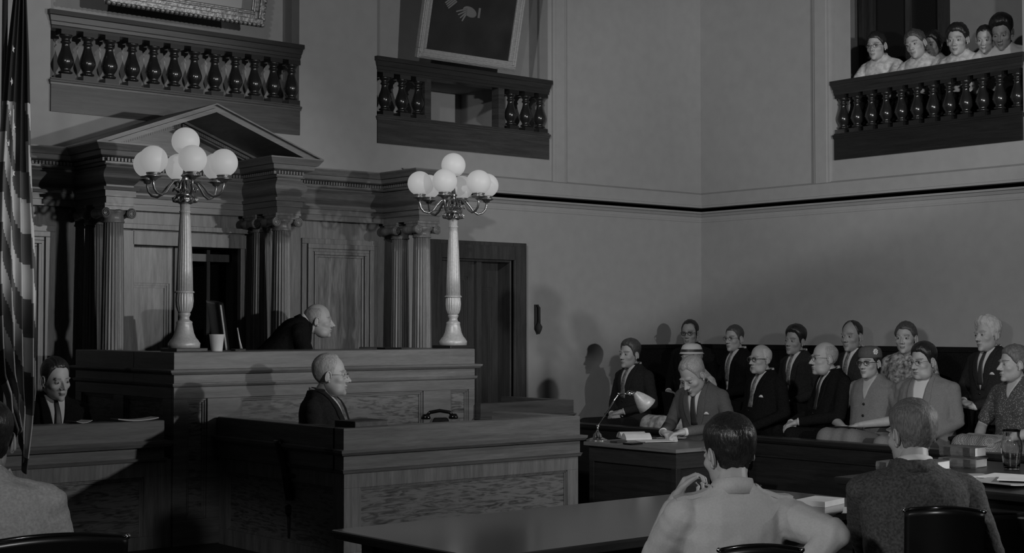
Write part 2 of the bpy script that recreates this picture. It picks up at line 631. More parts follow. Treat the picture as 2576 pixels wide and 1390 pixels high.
# ---------------------------------------------------------------- door on the right of the back wall
mb = MB()
cx0, cx1 = dR[0] - 0.2, at(1325, 700, Y=YA - 0.05).x
zt = at(1325, 612, Y=YA - 0.05).z
for k, (w, d) in enumerate(((0, 0.05), (0.035, 0.075), (0.09, 0.055), (0.13, 0.04))):
    mb.box(dR[1] + 0.0, cx1 - w, YA - d, YA + 0.02, PF, zt - w)
    mb.box(cx0 + w, dR[0], YA - d, YA + 0.02, PF, zt - w)
    mb.box(dR[0] - 0.01, dR[1] + 0.01, YA - d, YA + 0.02, dRtop, zt - w)
mb.box(dR[1] - 0.02, dR[1] + 0.0, YA - 0.03, YA + 0.30, PF, dRtop)
mb.box(dR[0] + 0.0, dR[0] + 0.02, YA - 0.03, YA + 0.30, PF, dRtop)
mb.box(dR[0] + 0.02, dR[1] - 0.02, YA - 0.03, YA + 0.31, dRtop - 0.02, dRtop)
door = mb.build('door_1', M['wood_darkz'], kind='structure', bevel=0.004)
mid = at(1205, 700, Y=YA).x
mb = MB(frame_M((dR[0], YA + 0.06, 0), (1, 0, 0), (0, -1, 0)))
w = mid - dR[0]
mb.box(0, w, 0, 0.03, PF, dRtop)
face_frame(mb, w, PF, dRtop, [(0.1, w - 0.1, PF + 0.25, dRtop - 0.16)], 0.02)
mb.build('door_leaf', M['wood_darkz'], door)
mb = MB(frame_M((mid, YA + 0.17, 0), (1, 0, 0), (0, -1, 0)))
w = dR[1] - mid
mb.box(0, w, 0, 0.03, PF, dRtop)
face_frame(mb, w, PF, dRtop, [(0.09, w - 0.09, PF + 0.25, dRtop - 0.25)], 0.02)
mb.build('door_leaf', M['wood_darkz'], door)
mb = MB().box(mid - 0.03, mid + 0.03, YA + 0.0, YA + 0.19, PF, dRtop)
mb.build('door_post', M['wood_darkz'], door)

# ---------------------------------------------------------------- panelled screen with columns and pediment
YW = 10.34
screen = thing('paneled_wall_screen', 'polished oak wall panelling with ionic columns and a pediment behind the judge', 'wall panelling', (5.2, YW, PF))
colY = 9.93
cX = [at(284, 700, Y=colY).x, at(708, 700, Y=colY).x, at(1061, 700, Y=colY).x]
hw = 0.105
ZE0, ZE1 = 2.53, 2.95
EP = [(ZE0, 0.0), (2.575, 0.0), (2.577, 0.012), (2.62, 0.012), (2.622, 0.028), (2.645, 0.032), (2.647, 0.0), (2.66, 0.0)]
for k in range(9):
    a = k / 8
    EP.append((2.665 + 0.12 * a, 0.002 + 0.036 * math.sin(PI * a)))
EP += [(2.80, 0.0), (2.80, 0.02), (2.81, 0.025), (2.812, 0.012), (2.852, 0.012), (2.854, 0.055), (2.862, 0.075), (2.895, 0.082), (2.897, 0.10), (2.92, 0.115), (2.94, 0.13), (ZE1, 0.13)]


def entab(mb, x0, x1, y0, y1):
    mb.stack(x0, x1, y0, y1, EP)
    n = max(1, int((x1 - x0) / 0.026))
    for k in range(n + 1):
        x = x0 + (x1 - x0) * k / n
        mb.box(x - 0.0075, x + 0.0075, y0 - 0.034, y0, 2.826, 2.85)


mb = MB()
YF = colY - hw
blocks = [(c - hw, c + hw) for c in cX]
XS0 = 1.2
xr = blocks[2][1] + 0.0
entab(mb, XS0, blocks[0][0], YW, YA)
entab(mb, blocks[0][1], blocks[1][0], YW, YA)
entab(mb, blocks[1][1], blocks[2][0], YW, YA)
for a, b in blocks:
    entab(mb, a, b, YF, YA)
    for k in range(17):
        y = YF + (YW - YF) * k / 16
        mb.box(a - 0.034, a, y - 0.0075, y + 0.0075, 2.826, 2.85)
mb.build('entablature', M['wood_h'], screen)
# pediment
px0, px1 = blocks[0][0] - 0.13, blocks[1][1] + 0.13
pc = (px0 + px1) / 2
za = 3.30
sl = (za - ZE1) / (pc - px0)


def rake(mb, t0, t1, inset, y0, y1):
    """both raking slopes between vertical offsets t0 (top) and t1 (bottom)"""
    zt, zb = za - t0, za - t1
    for sgn in (-1, 1):
        hx0 = (zt - ZE1) / sl
        hx1 = (zb - ZE1) / sl
        poly = [(pc, zt), (pc + sgn * hx0, ZE1), (pc + sgn * hx1, ZE1), (pc, zb)]
        mb.prism_y(poly, y0, y1)


mb = MB()
yp = YF - 0.13
rake(mb, 0.0, 0.011, 0, yp, YA)
rake(mb, 0.011, 0.034, 0, yp + 0.035, YA)
rake(mb, 0.034, 0.066, 0, yp + 0.008, YA)
rake(mb, 0.066, 0.085, 0, YW - 0.11, YA)
rake(mb, 0.085, 0.125, 0, YW - 0.06, YA)
mb.prism_y([(px0 + 0.2, ZE1), (px1 - 0.2, ZE1), (pc, za - 0.1)], YW + 0.02, YA)
nd = 34
for sgn in (-1, 1):
    for k in range(1, nd):
        x = pc + sgn * (pc - px0 - 0.33) * k / nd
        z = za - 0.086 - abs(x - pc) * sl
        mb.add([(x - .008, YW - .09, z - .024), (x + .008, YW - .09, z - .024 - sgn * .016 * sl), (x + .008, YW - .09, z - sgn * .016 * sl), (x - .008, YW - .09, z),
                (x - .008, YW - .05, z - .024), (x + .008, YW - .05, z - .024 - sgn * .016 * sl), (x + .008, YW - .05, z - sgn * .016 * sl), (x - .008, YW - .05, z)],
               [(0, 1, 2, 3), (7, 6, 5, 4), (0, 4, 5, 1), (1, 5, 6, 2), (2, 6, 7, 3), (3, 7, 4, 0)])
mb.build('pediment', M['wood_h'], screen)


def column(cx, cy, engaged=False):
    z0, z1 = PF + 0.75, 2.40
    mb = MB()
    prof = []
    for k in range(13):
        a = k / 12
        prof.append((0.086 - 0.016 * a ** 1.6, z0 + (z1 - z0) * a))
    mb.lathe(prof, (cx, cy, 0), n=96, flutes=20, fd=0.13)
    sh = mb.build('column', M['wood_z'], screen)
    cb = MB()
    cb.lathe([(0.076, z1 - 0.005), (0.080, z1 + 0.004), (0.074, z1 + 0.012), (0.073, z1 + 0.05), (0.092, z1 + 0.065), (0.095, z1 + 0.08), (0.08, z1 + 0.095)], (cx, cy, 0), n=32)
    cb.box(cx - 0.105, cx + 0.105, cy - 0.085, cy + 0.085, z1 + 0.085, z1 + 0.112)
    cb.box(cx - 0.112, cx + 0.112, cy - 0.10, cy + 0.10, z1 + 0.112, z1 + 0.13)
    for s_ in (-1, 1):
        vx, vz = cx + s_ * 0.098, z1 + 0.062
        cb.lathe([(0.036, -0.09), (0.038, -0.085), (0.030, -0.04), (0.026, 0.0), (0.030, 0.04), (0.038, 0.085), (0.036, 0.09)], (vx, cy, vz), n=24, axis=(0, 1, 0))
        for yy in (-0.092, 0.092):
            pts = []
            for q in range(30):
                a = q / 29 * 2.2 * 2 * PI
                r_ = 0.034 * (1 - 0.75 * q / 29)
                pts.append((vx - s_ * r_ * math.cos(a + PI / 2) * 1.0, cy + yy, vz + r_ * math.sin(a + PI / 2)))
            cb.tube(pts, 0.0045, 6)
    cb.build('capital', M['wood_z'], sh)
    bb = MB()
    bb.lathe([(0.115, z0 - 0.07), (0.118, z0 - 0.05), (0.110, z0 - 0.035), (0.098, z0 - 0.028), (0.100, z0 - 0.01), (0.09, z0)], (cx, cy, 0), n=32)
    bb.box(cx - 0.12, cx + 0.12, cy - 0.12, cy + 0.12, PF, z0 - 0.07)
    bb.build('base', M['wood_z'], sh)


for c in cX:
    column(c, colY)
    column(c, YW - 0.10)

# wood wall behind the columns
mb = MB()
YP = 10.42
zd = at(460, 590, Y=YP).z
mb.box(XS0, dL[0], YP, YA, PF, ZE0)
mb.box(dL[0], dL[1], YP, YA, dLtop, ZE0)
xe = blocks[2][1] - 0.03
mb.box(dL[1], xe, YP, YA, PF, ZE0)
mb.build('wall_boards', M['wood_z'], screen)


def field(x0, x1, z0, z1, y, nm='raised_panel'):
    w = x1 - x0
    mb = MB()
    for k, (i, d) in enumerate(((0.0, 0.022), (0.045, 0.045), (0.085, 0.028), (0.11, 0.040), (0.135, 0.02))):
        i2 = (0.045, 0.085, 0.11, 0.135, 0.155)[k]
        mb.box(x0 + i, x0 + i2, y - d, y + 0.01, z0 + i2, z1 - i2)
        mb.box(x1 - i2, x1 - i, y - d, y + 0.01, z0 + i2, z1 - i2)
        mb.box(x0 + i, x1 - i, y - d, y + 0.01, z1 - i2, z1 - i)
        mb.box(x0 + i, x1 - i, y - d, y + 0.01, z0 + i, z0 + i2)
    f = mb.build(nm, M['wood_z'], screen, bevel=0.003)
    MB().box(x0 + 0.15, x1 - 0.15, y - 0.006, y + 0.01, z0 + 0.15, z1 - 0.15).build('panel_field', M['wood_panel'], f)


a, b = at(757, 700, Y=YP).x, at(945, 700, Y=YP).x
field(a, b, PF + 0.5, at(850, 602, Y=YP).z, YP)
a, b = at(20, 700, Y=YP).x, at(136, 700, Y=YP).x
field(a - 0.15, b, PF + 0.5, at(100, 566, Y=YP).z, YP)

# door behind the judge
mb = MB()
ca, cb_ = at(300, 700, Y=YP - 0.04).x, at(626, 700, Y=YP - 0.04).x
zt = at(460, 578, Y=YP - 0.06).z
for (w, d) in ((0.0, 0.02), (0.02, 0.05), (0.07, 0.035)):
    mb.box(ca + w, dL[0], YP - d, YP + 0.02, PF, zt - w)
    mb.box(dL[1], cb_ - w, YP - d, YP + 0.02, PF, zt - w)
    mb.box(dL[0] - 0.01, dL[1] + 0.01, YP - d, YP + 0.02, dLtop, zt - w)
mb.box(ca - 0.03, cb_ + 0.03, YP - 0.085, YP, zt - 0.01, zt + 0.03)
door = mb.build('door_2', M['wood_z'], kind='structure', bevel=0.003)
midx = at(432, 700, Y=YP + 0.1).x
mb = MB(frame_M((dL[0], YP + 0.1, 0), (1, 0, 0), (0, -1, 0)))
w = midx - dL[0]
zz = dLtop
mb.box(0, w, 0, 0.03, PF, zz)
zr = at(380, 712, Y=YP + 0.1).z
face_frame(mb, w, PF, zz, [(0.03, w - 0.03, PF + 0.2, zr)], 0.02)
mb.build('door_leaf', M['wood_panel'], door)
mb = MB().box(midx, midx + 0.03, YP + 0.05, YP + 0.2, PF, dLtop)
mb.box(at(520, 700, Y=YP + 0.2).x, at(520, 700, Y=YP + 0.2).x + 0.03, YP + 0.2, YP + 0.24, PF, dLtop)
mb.box(midx, dL[1], YP + 0.18, YP + 0.24, dLtop - 0.1, dLtop - 0.04)
mb.build('door_post', M['wood_darkz'], door)

# ---------------------------------------------------------------- balustrades
BAL = [(0.030, 0.0), (0.030, 0.008), (0.046, 0.014), (0.047, 0.024), (0.036, 0.030), (0.032, 0.040), (0.036, 0.050), (0.050, 0.075), (0.056, 0.098), (0.055, 0.118), (0.046, 0.150), (0.034, 0.185),
       (0.027, 0.215), (0.026, 0.238), (0.034, 0.243), (0.035, 0.252), (0.027, 0.258), (0.029, 0.275), (0.040, 0.285), (0.043, 0.295), (0.043, 0.302)]


def balustrade(label, X, L, spots, gap=None, mat='wood_bal'):
    """X places local x along the opening, y into the wall"""
    root = thing('balustrade', label, 'balustrade', X @ Vector((L / 2, 0, 3.26)))
    mb = MB(X)
    mb.stack(0, L, -0.015, 0.10, [(3.252, 0), (3.455, 0), (3.455, 0.006), (3.47, 0.008), (3.475, 0.012), (3.49, 0.012), (3.495, 0.0), (3.505, 0.0)])
    mb.build('base_panel', M[mat], root)
    mb = MB(X)
    mb.stack(0, L, -0.015, 0.10, [(3.875, 0), (3.895, 0.0), (3.90, 0.004), (3.925, 0.006), (3.93, 0.010), (3.97, 0.018), (3.975, 0.026), (4.01, 0.026), (4.015, 0.0)])
    mb.build('top_rail', M['wood_rail'], root)
    if gap:
        for q in gap:
            MB(X).box(q - 0.035, q + 0.035, -0.01, 0.09, 3.505, 3.875).build('post', M[mat], root)
    proto = None
    for q in spots:
        p = X @ Vector((q, 0.042, 0))
        if proto is None:
            mb = MB()
            mb.lathe([(r * 1.12, z + 0.035) for r, z in BAL], n=28)
            mb.box(-0.055, 0.055, -0.055, 0.055, 0, 0.037)
            mb.box(-0.058, 0.058, -0.055, 0.055, 0.335, 0.37)
            proto = mb.build('baluster', M['baluster'], root)
            b_ = proto
        else:
            b_ = proto.copy()
            COL.objects.link(b_)
            b_.parent = root
        b_.matrix_parent_inverse = Matrix()
        b_.location = Vector((p.x, p.y, 3.505)) - root.location
    return root


XL = frame_M((oL[0], YA - 0.005, 0), (1, 0, 0), (0, -1, 0))
sp = [at(px, 150 + (px - 170) * .1, Y=YA).x - oL[0] for px in (170, 225, 280, 337, 391, 443, 494, 545, 597, 645, 693, 738)]
balustrade('dark wooden balustrade with twelve balusters, below the ornate picture frame', XL, oL[1] - oL[0], sp)
XM = frame_M((oM[0], YA - 0.005, 0), (1, 0, 0), (0, -1, 0))
sp = [at(px, 250, Y=YA).x - oM[0] for px in (974, 1017, 1057, 1291, 1329, 1364)]
gp = [at(1074, 250, Y=YA).x - oM[0], at(1259, 250, Y=YA).x - oM[0]]
balustrade('dark wooden balustrade with an open gap in its middle, below the leaning portrait', XM, oM[1] - oM[0], sp, gp)
XR = frame_M((XB - 0.005, gy[1], 0), (0, -1, 0), (-1, 0, 0))
sp = [gy[1] - at(px, 250, X=XB).y for px in (2115, 2150, 2186, 2223, 2261, 2301, 2341, 2382, 2424, 2466, 2509, 2554)]
balustrade('dark wooden gallery balustrade on the right wall, spectators leaning over it', XR, gy[1] - gy[0], sp, mat='wood_dark')

# ---------------------------------------------------------------- pictures leaning in the alcoves


def picture(name, label, bl, W_, H_, bw, tilt, profile, mats, inner=None, dx=0):
    """frame whose lower left corner is bl, tipped forward by tilt"""
    Mx = Matrix.Translation(bl) @ Matrix.Rotation(tilt, 4, 'X')
    root = thing(name, label, 'picture', bl)
    mb = MB(Mx)
    for (a, b, d) in profile:
        a, b = a * bw, b * bw
        mb.box(a, W_ - a, -d, 0.03, a, b)
        mb.box(a, W_ - a, -d, 0.03, H_ - b, H_ - a)
        mb.box(a, b, -d, 0.03, b, H_ - b)
        mb.box(W_ - b, W_ - a, -d, 0.03, b, H_ - b)
    fr = mb.build('frame', mats[0], root, bevel=0.006)
    MB(Mx).box(bw * 0.9, W_ - bw * 0.9, 0.0, 0.02, bw * 0.9, H_ - bw * 0.9).build('canvas', mats[1], root)
    return root, Mx, fr


bl = at(1045, 137, Y=YA - 0.09)
br = at(1291, 180, Y=YA - 0.09)
root, Mx, fr = picture('portrait_painting', 'dark portrait with pale hands in a plain light frame, leaning above the middle balustrade', Vector((bl.x, YA - 0.10, 4.03)),
                       br.x - bl.x, 1.75, 0.088, R(13), ((0, 1, 0.02), (0.1, 0.6, 0.035), (0.2, 0.4, 0.045)), (M['frame_wood'], M['canvas']))
mb = MB(Mx)       # two painted hands and a cuff, thin relief of paint
mb.m = 0
w = br.x - bl.x
mb.ell((w * 0.27, -0.002, 0.60), (0.075, 0.004, 0.045), Matrix.Rotation(R(-35), 3, 'Y'))
for k in range(4):
    mb.cap((w * 0.28 + 0.012 * k, -0.002, 0.58 - 0.014 * k), (w * 0.21 + 0.014 * k, -0.002, 0.515 - 0.014 * k), 0.011, 0.008, 6)
mb.ell((w * 0.46, -0.002, 0.47), (0.085, 0.004, 0.045), Matrix.Rotation(R(14), 3, 'Y'))
for k in range(4):
    mb.cap((w * 0.42, -0.002, 0.49 - 0.018 * k), (w * 0.33 + 0.025 * k, -0.002, 0.455 - 0.024 * k), 0.011, 0.008, 6)
mb.box(w * 0.545, w * 0.565, -0.004, 0, 0.43, 0.52)
mb.build('painted_hands', flat('painted_flesh', 0.15, 0.6), root)
bl = at(259, 5, Y=YA - 0.13)
br = at(657, 72, Y=YA - 0.13)
root, Mx, fr = picture('ornate_picture', 'large picture in an ornate carved gilt frame, leaning above the left balustrade', Vector((bl.x, YA - 0.14, 4.08)),
                       br.x - bl.x, 1.6, 0.13, R(12), ((0, 1, 0.01), (0.08, 0.95, 0.03), (0.18, 0.5, 0.055), (0.7, 0.85, 0.04)), (M['gilt'], M['canvas']))
W_ = br.x - bl.x
mb = MB(Mx)
for k in range(34):
    u = 0.02 + (W_ - 0.04) * k / 33
    mb.ell((u, -0.045, 0.018), (0.020, 0.016, 0.018), n=8, k=5)
for k in range(34):
    z = 0.02 + 1.55 * k / 33
    for u in (0.018, W_ - 0.018):
        mb.ell((u, -0.045, z), (0.018, 0.016, 0.020), n=8, k=5)
mb.build('carved_edge', M['gilt'], fr)
mb = MB(Mx)
mb.box(0.125, W_ - 0.125, -0.02, 0, 0.125, 0.215)
mb.box(0.125, 0.215, -0.02, 0, 0.125, 1.5)
mb.box(W_ - 0.215, W_ - 0.125, -0.02, 0, 0.125, 1.5)
mb.build('slip', M['mat_board'], fr)

# wall bracket beside the door
p = at(1353, 800, Y=YA - 0.03)
s_ = 14.2 / F_PX
mb = MB()
mb.box(p.x - 0.022, p.x + 0.022, YA - 0.02, YA, p.z - 0.11, p.z + 0.13)
mb.tube([(p.x, YA - 0.02, p.z + 0.12), (p.x, YA - 0.05, p.z + 0.10), (p.x, YA - 0.05, p.z - 0.05)], 0.012, 8)
mb.lathe([(0.008, -0.15), (0.028, -0.11), (0.034, -0.08), (0.016, -0.05), (0.01, -0.02)], (p.x, YA - 0.045, p.z), n=12)
tag(mb.build('wall_bracket', M['groove'], label='small dark metal bracket on the wall to the right of the door', cat='wall bracket', loc=p), None)

# ================================================================ FURNITURE
# ---------------------------------------------------------------- judge's bench
BX0, BX1, BY0, BY1 = 4.27, 6.64, 8.30, 8.86
bench = thing('judge_bench', "tall oak judge's bench with panelled front carrying two globe lamps", 'bench', ((BX0 + BX1) / 2, BY0, PF))
MB().box(BX0 + 0.03, BX1 - 0.03, BY0 + 0.03, BY1, PF, 1.30).build('carcass', M['figured'], bench)
MB().box(BX0 + 0.03, BX0 + 0.09, BY1, 9.75, PF, 1.30).build('side_wall', M['figured'], bench)
mb = MB(frame_M((BX0, BY0 + 0.03, 0), (1, 0, 0), (0, -1, 0)))
pxs = [(471, 522), (606, 1066), (1134, 1180)]
zt = at(800, 998, Y=BY0).z
op = [(at(a, 1000, Y=BY0).x - BX0, at(b, 1000, Y=BY0).x - BX0, PF + 0.16, 1.205) for a, b in pxs]
face_frame(mb, BX1 - BX0, PF, 1.30, op, 0.03, 0.012)
mb.X = frame_M((BX0 + 0.03, 9.75, 0), (0, -1, 0), (-1, 0, 0))
face_frame(mb, 9.75 - BY0 - 0.031, PF, 1.30, [(0.1, 0.6, PF + 0.16, 1.205), (0.75, 1.3, PF + 0.16, 1.205)], 0.03, 0.012)
mb.X = frame_M((BX1 - 0.03, BY0 + 0.031, 0), (0, 1, 0), (1, 0, 0))
face_frame(mb, BY1 - BY0 - 0.031, PF, 1.30, [], 0.03)
mb.build('front_frame', M['wood_h'], bench, bevel=0.003)
PRO = [(1.275, 0.0), (1.285, 0.012), (1.30, 0.016), (1.302, 0.0), (1.355, 0.0), (1.357, 0.025), (1.372, 0.04), (1.384, 0.042), (1.388, 0.0), (1.49, 0.0), (1.495, -0.004)]
mb = MB()
mb.stack(BX0, BX1, BY0, BY1, PRO)
mb.stack(BX0, BX0 + 0.12, BY1 - 0.01, 9.75, PRO)
mb.stack(BX1 - 0.12, BX1, BY1 - 0.01, 9.6, PRO)
mb.build('parapet', M['wood_h'], bench, bevel=0.002)
ZB = 1.495

# ---------------------------------------------------------------- side partition right of the bench
mb = MB()
a = at(1443, 1005, Y=8.24)
PX = a.x
zP = a.z
root = thing('low_partition', 'low dark panelled partition beside the right end of the tall bench', 'partition', (7.1, 8.3, PF))
pr = [(PF, 0), (zP - 0.13, 0), (zP - 0.12, 0.0), (zP - 0.11, 0.015), (zP - 0.10, 0.015), (zP - 0.095, 0.0), (zP, 0.0)]
mb.stack(BX1 + 0.005, PX, 8.24, 8.32, pr)
mb.build('front_board', M['wood_bal'], root)
MB().stack(PX - 0.08, PX, 8.33, 9.0, pr).build('side_board', M['wood_bal'], root)

# ---------------------------------------------------------------- witness box
WX0, WX1, WY0, WY1 = 4.57, 6.33, 6.87, 8.27
zW = 1.09
root = thing('witness_box', 'oak witness box with a large figured front panel, nearest of the panelled enclosures', 'witness box', ((WX0 + WX1) / 2, WY0, PF))
PW = [(0.835, 0.0), (0.84, 0.012), (0.855, 0.018), (0.86, 0.022), (0.862, 0.008), (0.935, 0.008), (0.94, 0.03), (0.955, 0.042), (0.97, 0.044), (0.974, 0.008), (zW - 0.004, 0.008), (zW, 0.004)]
for (x0, x1, y0, y1, nm) in ((WX0, WX1, WY0, WY0 + 0.09, 'front_wall'), (WX0, WX0 + 0.09, WY0 + 0.09, WY1, 'side_wall'), (WX1 - 0.09, WX1, WY0 + 0.09, 7.60, 'side_wall')):
    w_ = MB().box(x0 + 0.02, x1 - 0.02, y0 + 0.02, y1 - 0.02, PF, 0.84).build(nm, M['figured'], root)
    mb = MB()
    if nm == 'front_wall':
        mb.X = frame_M((x0, y0 + 0.02, 0), (1, 0, 0), (0, -1, 0))
        face_frame(mb, x1 - x0, PF, 0.84, [(0.11, x1 - x0 - 0.09, PF + 0.1, 0.755)], 0.02, 0.008)
    elif x0 == WX0:
        mb.X = frame_M((x0 + 0.02, y1, 0), (0, -1, 0), (-1, 0, 0))
        face_frame(mb, y1 - y0 + 0.069, PF, 0.84, [(0.1, y1 - y0 - 0.02, PF + 0.1, 0.755)], 0.02, 0.008)
    else:
        mb.X = frame_M((x1 - 0.02, y0 - 0.069, 0), (0, 1, 0), (1, 0, 0))
        face_frame(mb, y1 - y0 + 0.069, PF, 0.84, [(0.1, y1 - y0 - 0.0, PF + 0.1, 0.755)], 0.02, 0.008)
    mb.build('panel_frame', M['wood_z'], w_, bevel=0.002)
    MB().stack(x0, x1, y0, y1, PW).build('capping', M['wood_h'], w_)
MB().box(WX0 + 0.09, WX1 - 0.09, WY0 + 0.09, WY0 + 0.42, 0.985, 1.01).build('writing_shelf', M['wood_h'], root)

# ---------------------------------------------------------------- clerk's desk on the left
CX0, CX1, CY0 = 1.5, 4.268, 8.32
root = thing('clerk_desk', "oak clerk's desk front at the left, joined to the tall bench", 'desk', (2.9, CY0, PF))
MB().box(CX0, CX1, CY0 + 0.03, CY0 + 0.10, PF, 0.84).build('front_wall', M['figured'], root)
mb = MB(frame_M((CX0, CY0 + 0.03, 0), (1, 0, 0), (0, -1, 0)))
face_frame(mb, CX1 - CX0, PF, 0.84, [(0.1, CX1 - CX0 - 0.18, PF + 0.08, 0.74)], 0.03, 0.01)
mb.build('panel_frame', M['wood_z'], root, bevel=0.002)
PC = [(0.83, 0.0), (0.835, 0.015), (0.85, 0.02), (0.855, 0.0), (0.915, 0.0), (0.92, 0.03), (0.94, 0.04), (0.955, 0.042), (0.96, 0.0), (1.075, 0.0), (1.08, -0.004)]
mb = MB()
mb.stack(CX0, CX1 - 0.05, CY0, CY0 + 0.12, PC)
mb.build('capping', M['wood_h'], root)
MB().box(CX0, CX1 - 0.06, CY0 + 0.12, CY0 + 0.5, 1.03, 1.055).build('writing_shelf', M['wood_h'], root)

# ---------------------------------------------------------------- globe lamps


def globe_lamp(px, py, label, rot):
    p = at(px, py, Y=8.56)
    x, y = p.x, p.y
    z = ZB
    root = thing('globe_lamp', label, 'lamp', (x, y, z), 'globe lamps on the bench')
    MB().box(x - 0.11, x + 0.11, y - 0.11, y + 0.11, z, z + 0.022).build('plinth', M['wood_dark'], root, bevel=0.003)
    z += 0.022
    prof = [(0.100, 0.0), (0.102, 0.03), (0.094, 0.04), (0.090, 0.048), (0.075, 0.065), (0.062, 0.095), (0.055, 0.13), (0.050, 0.155), (0.052, 0.16), (0.050, 0.168), (0.034, 0.178), (0.031, 0.195), (0.038, 0.21), (0.040, 0.218), (0.034, 0.225)]
    MB().lathe(prof, (x, y, z), n=32).build('lamp_base', M['lamp_metal'], root)
    mb = MB()
    mb.lathe([(0.034, 0.222), (0.044, 0.235), (0.054, 0.262), (0.058, 0.30), (0.055, 0.345), (0.052, 0.352)], (x, y, z), n=80, flutes=20, fd=0.10)
    mb.build('urn', M['lamp_metal'], root)
    mb = MB()
    mb.lathe([(0.062, 0.350), (0.063, 0.358), (0.055, 0.364)], (x, y, z), n=32)
    mb.lathe([(0.054, 0.36), (0.050, 0.50), (0.042, 0.70), (0.035, 0.82), (0.031, 0.86), (0.036, 0.865), (0.036, 0.872), (0.031, 0.877), (0.033, 0.92)], (x, y, z), n=80, flutes=20, fd=0.07)
    mb.build('shaft', M['lamp_metal'], root)
    mb = MB()
    mb.lathe([(0.03, 0.915), (0.05, 0.925), (0.058, 0.935), (0.04, 0.95), (0.05, 0.965), (0.062, 0.975), (0.045, 0.99), (0.03, 1.02), (0.036, 1.04), (0.028, 1.06), (0.02, 1.09), (0.03, 1.10), (0.018, 1.115), (0.013, 1.15), (0.012, 1.19), (0.02, 1.20), (0.014, 1.215), (0.02, 1.23), (0.03, 1.24)], (x, y, z), n=24)
    for k in range(12):
        a = 2 * PI * k / 12
        c, s = math.cos(a), math.sin(a)
        mb.tube([(x + c * .035, y + s * .035, z + .93), (x + c * .075, y + s * .075, z + .935), (x + c * .08, y + s * .08, z + .955), (x + c * .06, y + s * .06, z + .965)], 0.006, 6)
        mb.tube([(x + c * .02, y + s * .02, z + 1.07), (x + c * .05, y + s * .05, z + 1.05), (x + c * .06, y + s * .06, z + 1.01), (x + c * .04, y + s * .04, z + .985)], 0.005, 6)
    mb.build('hub', M['lamp_arm'], root)
    zg = 1.155
    for k in range(7):
        if k < 6:
            a = 2 * PI * k / 6 + rot
            c, s = math.cos(a), math.sin(a)
            rr = 0.255
            mb = MB()
            pts = []
            for q in range(19):
                t = q / 18
                # S-curve out, down, then up into the cup
                u = 0.03 + (rr - 0.03) * (t ** 0.9 if t < 0.75 else 0.772 + (t - 0.75) * 0.912)
                zz = 1.05 - 0.085 * math.sin(PI * min(1, t / 0.95)) ** 1.3 + (0.0 if t < .7 else 0.0)
                pts.append((x + c * u, y + s * u, z + zz - 0.02 * t))
            pts = [(x + c * (0.03 + 0.225 * q[0]), y + s * (0.03 + 0.225 * q[0]), z + q[1]) for q in
                   ((0, 1.04), (0.12, 1.065), (0.28, 1.06), (0.42, 1.025), (0.55, 0.985), (0.70, 0.965), (0.86, 0.975), (0.96, 1.0), (1.0, 1.035), (1.0, 1.06))]
            mb.tube(pts, 0.0085, 8)
            mb.tube([(x + c * (0.05 + 0.035 * math.cos(t * .7)), y + s * (0.05 + 0.035 * math.cos(t * .7)), z + 1.0 + 0.03 * math.sin(t * .7)) for t in range(8)], 0.005, 6)
            cx, cy, cz = x + c * rr, y + s * rr, z + 1.055
            mb.lathe([(0.010, -0.005), (0.022, 0.0), (0.026, 0.01), (0.05, 0.018), (0.056, 0.024), (0.044, 0.028), (0.040, 0.036), (0.046, 0.04), (0.044, 0.046)], (cx, cy, cz), n=20)
            arm = mb.build('arm', M['lamp_arm'], root)
            gc = (cx, cy, z + zg + 0.025)
            par = arm
        else:
            gc = (x, y, z + 1.24 + 0.082)
            par = root
        mb = MB()
        mb.lathe([(0.089 * math.cos(R(e)), 0.089 * math.sin(R(e))) for e in range(-60, 90, 6)] + [(0.002, 0.089)], gc, n=36)
        mb.build('globe', M['globe'], par)
    return root


globe_lamp(463, 888, "white six-armed globe lamp at the left end of the judge's bench, paper cup beside it", R(12))
globe_lamp(1140, 876, "white six-armed globe lamp at the right end of the judge's bench", R(-22))

# ---------------------------------------------------------------- things on the bench
p = at(545, 886, Y=8.5)
mb = MB()
s = 1
prof = [(0.036, 0.0), (0.037, 0.005), (0.048, 0.105), (0.050, 0.108), (0.047, 0.108), (0.035, 0.01)]
mb.lathe(prof, (p.x, p.y, ZB), n=10)
tag(mb.build('paper_cup', M['paper'], label="pale faceted paper cup on the judge's bench beside the left lamp", cat='cup', loc=(p.x, p.y, ZB)))
p = at(603, 884, Y=8.5)
root = thing('desk_pen_set', "dark desk pen holder with a slanting pale pen on the judge's bench", 'pen holder', (p.x, p.y, ZB))
MB().box(p.x - 0.05, p.x + 0.03, p.y - 0.03, p.y + 0.03, ZB, ZB + 0.015).build('holder', M['black_gloss'], root, bevel=0.003)
MB().tube([(p.x + 0.012, p.y, ZB + 0.012), (p.x, p.y, ZB + 0.06), (p.x - 0.018, p.y, ZB + 0.15)], [0.010, 0.006, 0.004], 8).build('pen', M['lamp_metal'], root)
p = at(985, 880, Y=8.5)
MB().box(p.x - 0.09, p.x + 0.05, p.y - 0.05, p.y + 0.05, ZB, ZB + 0.012).build('blotter', M['black_gloss'], label="thin dark blotter lying on the judge's bench", cat='blotter', loc=(p.x, p.y, ZB))


def armchair_mb(back_h=0.55, w=0.5):
    pass


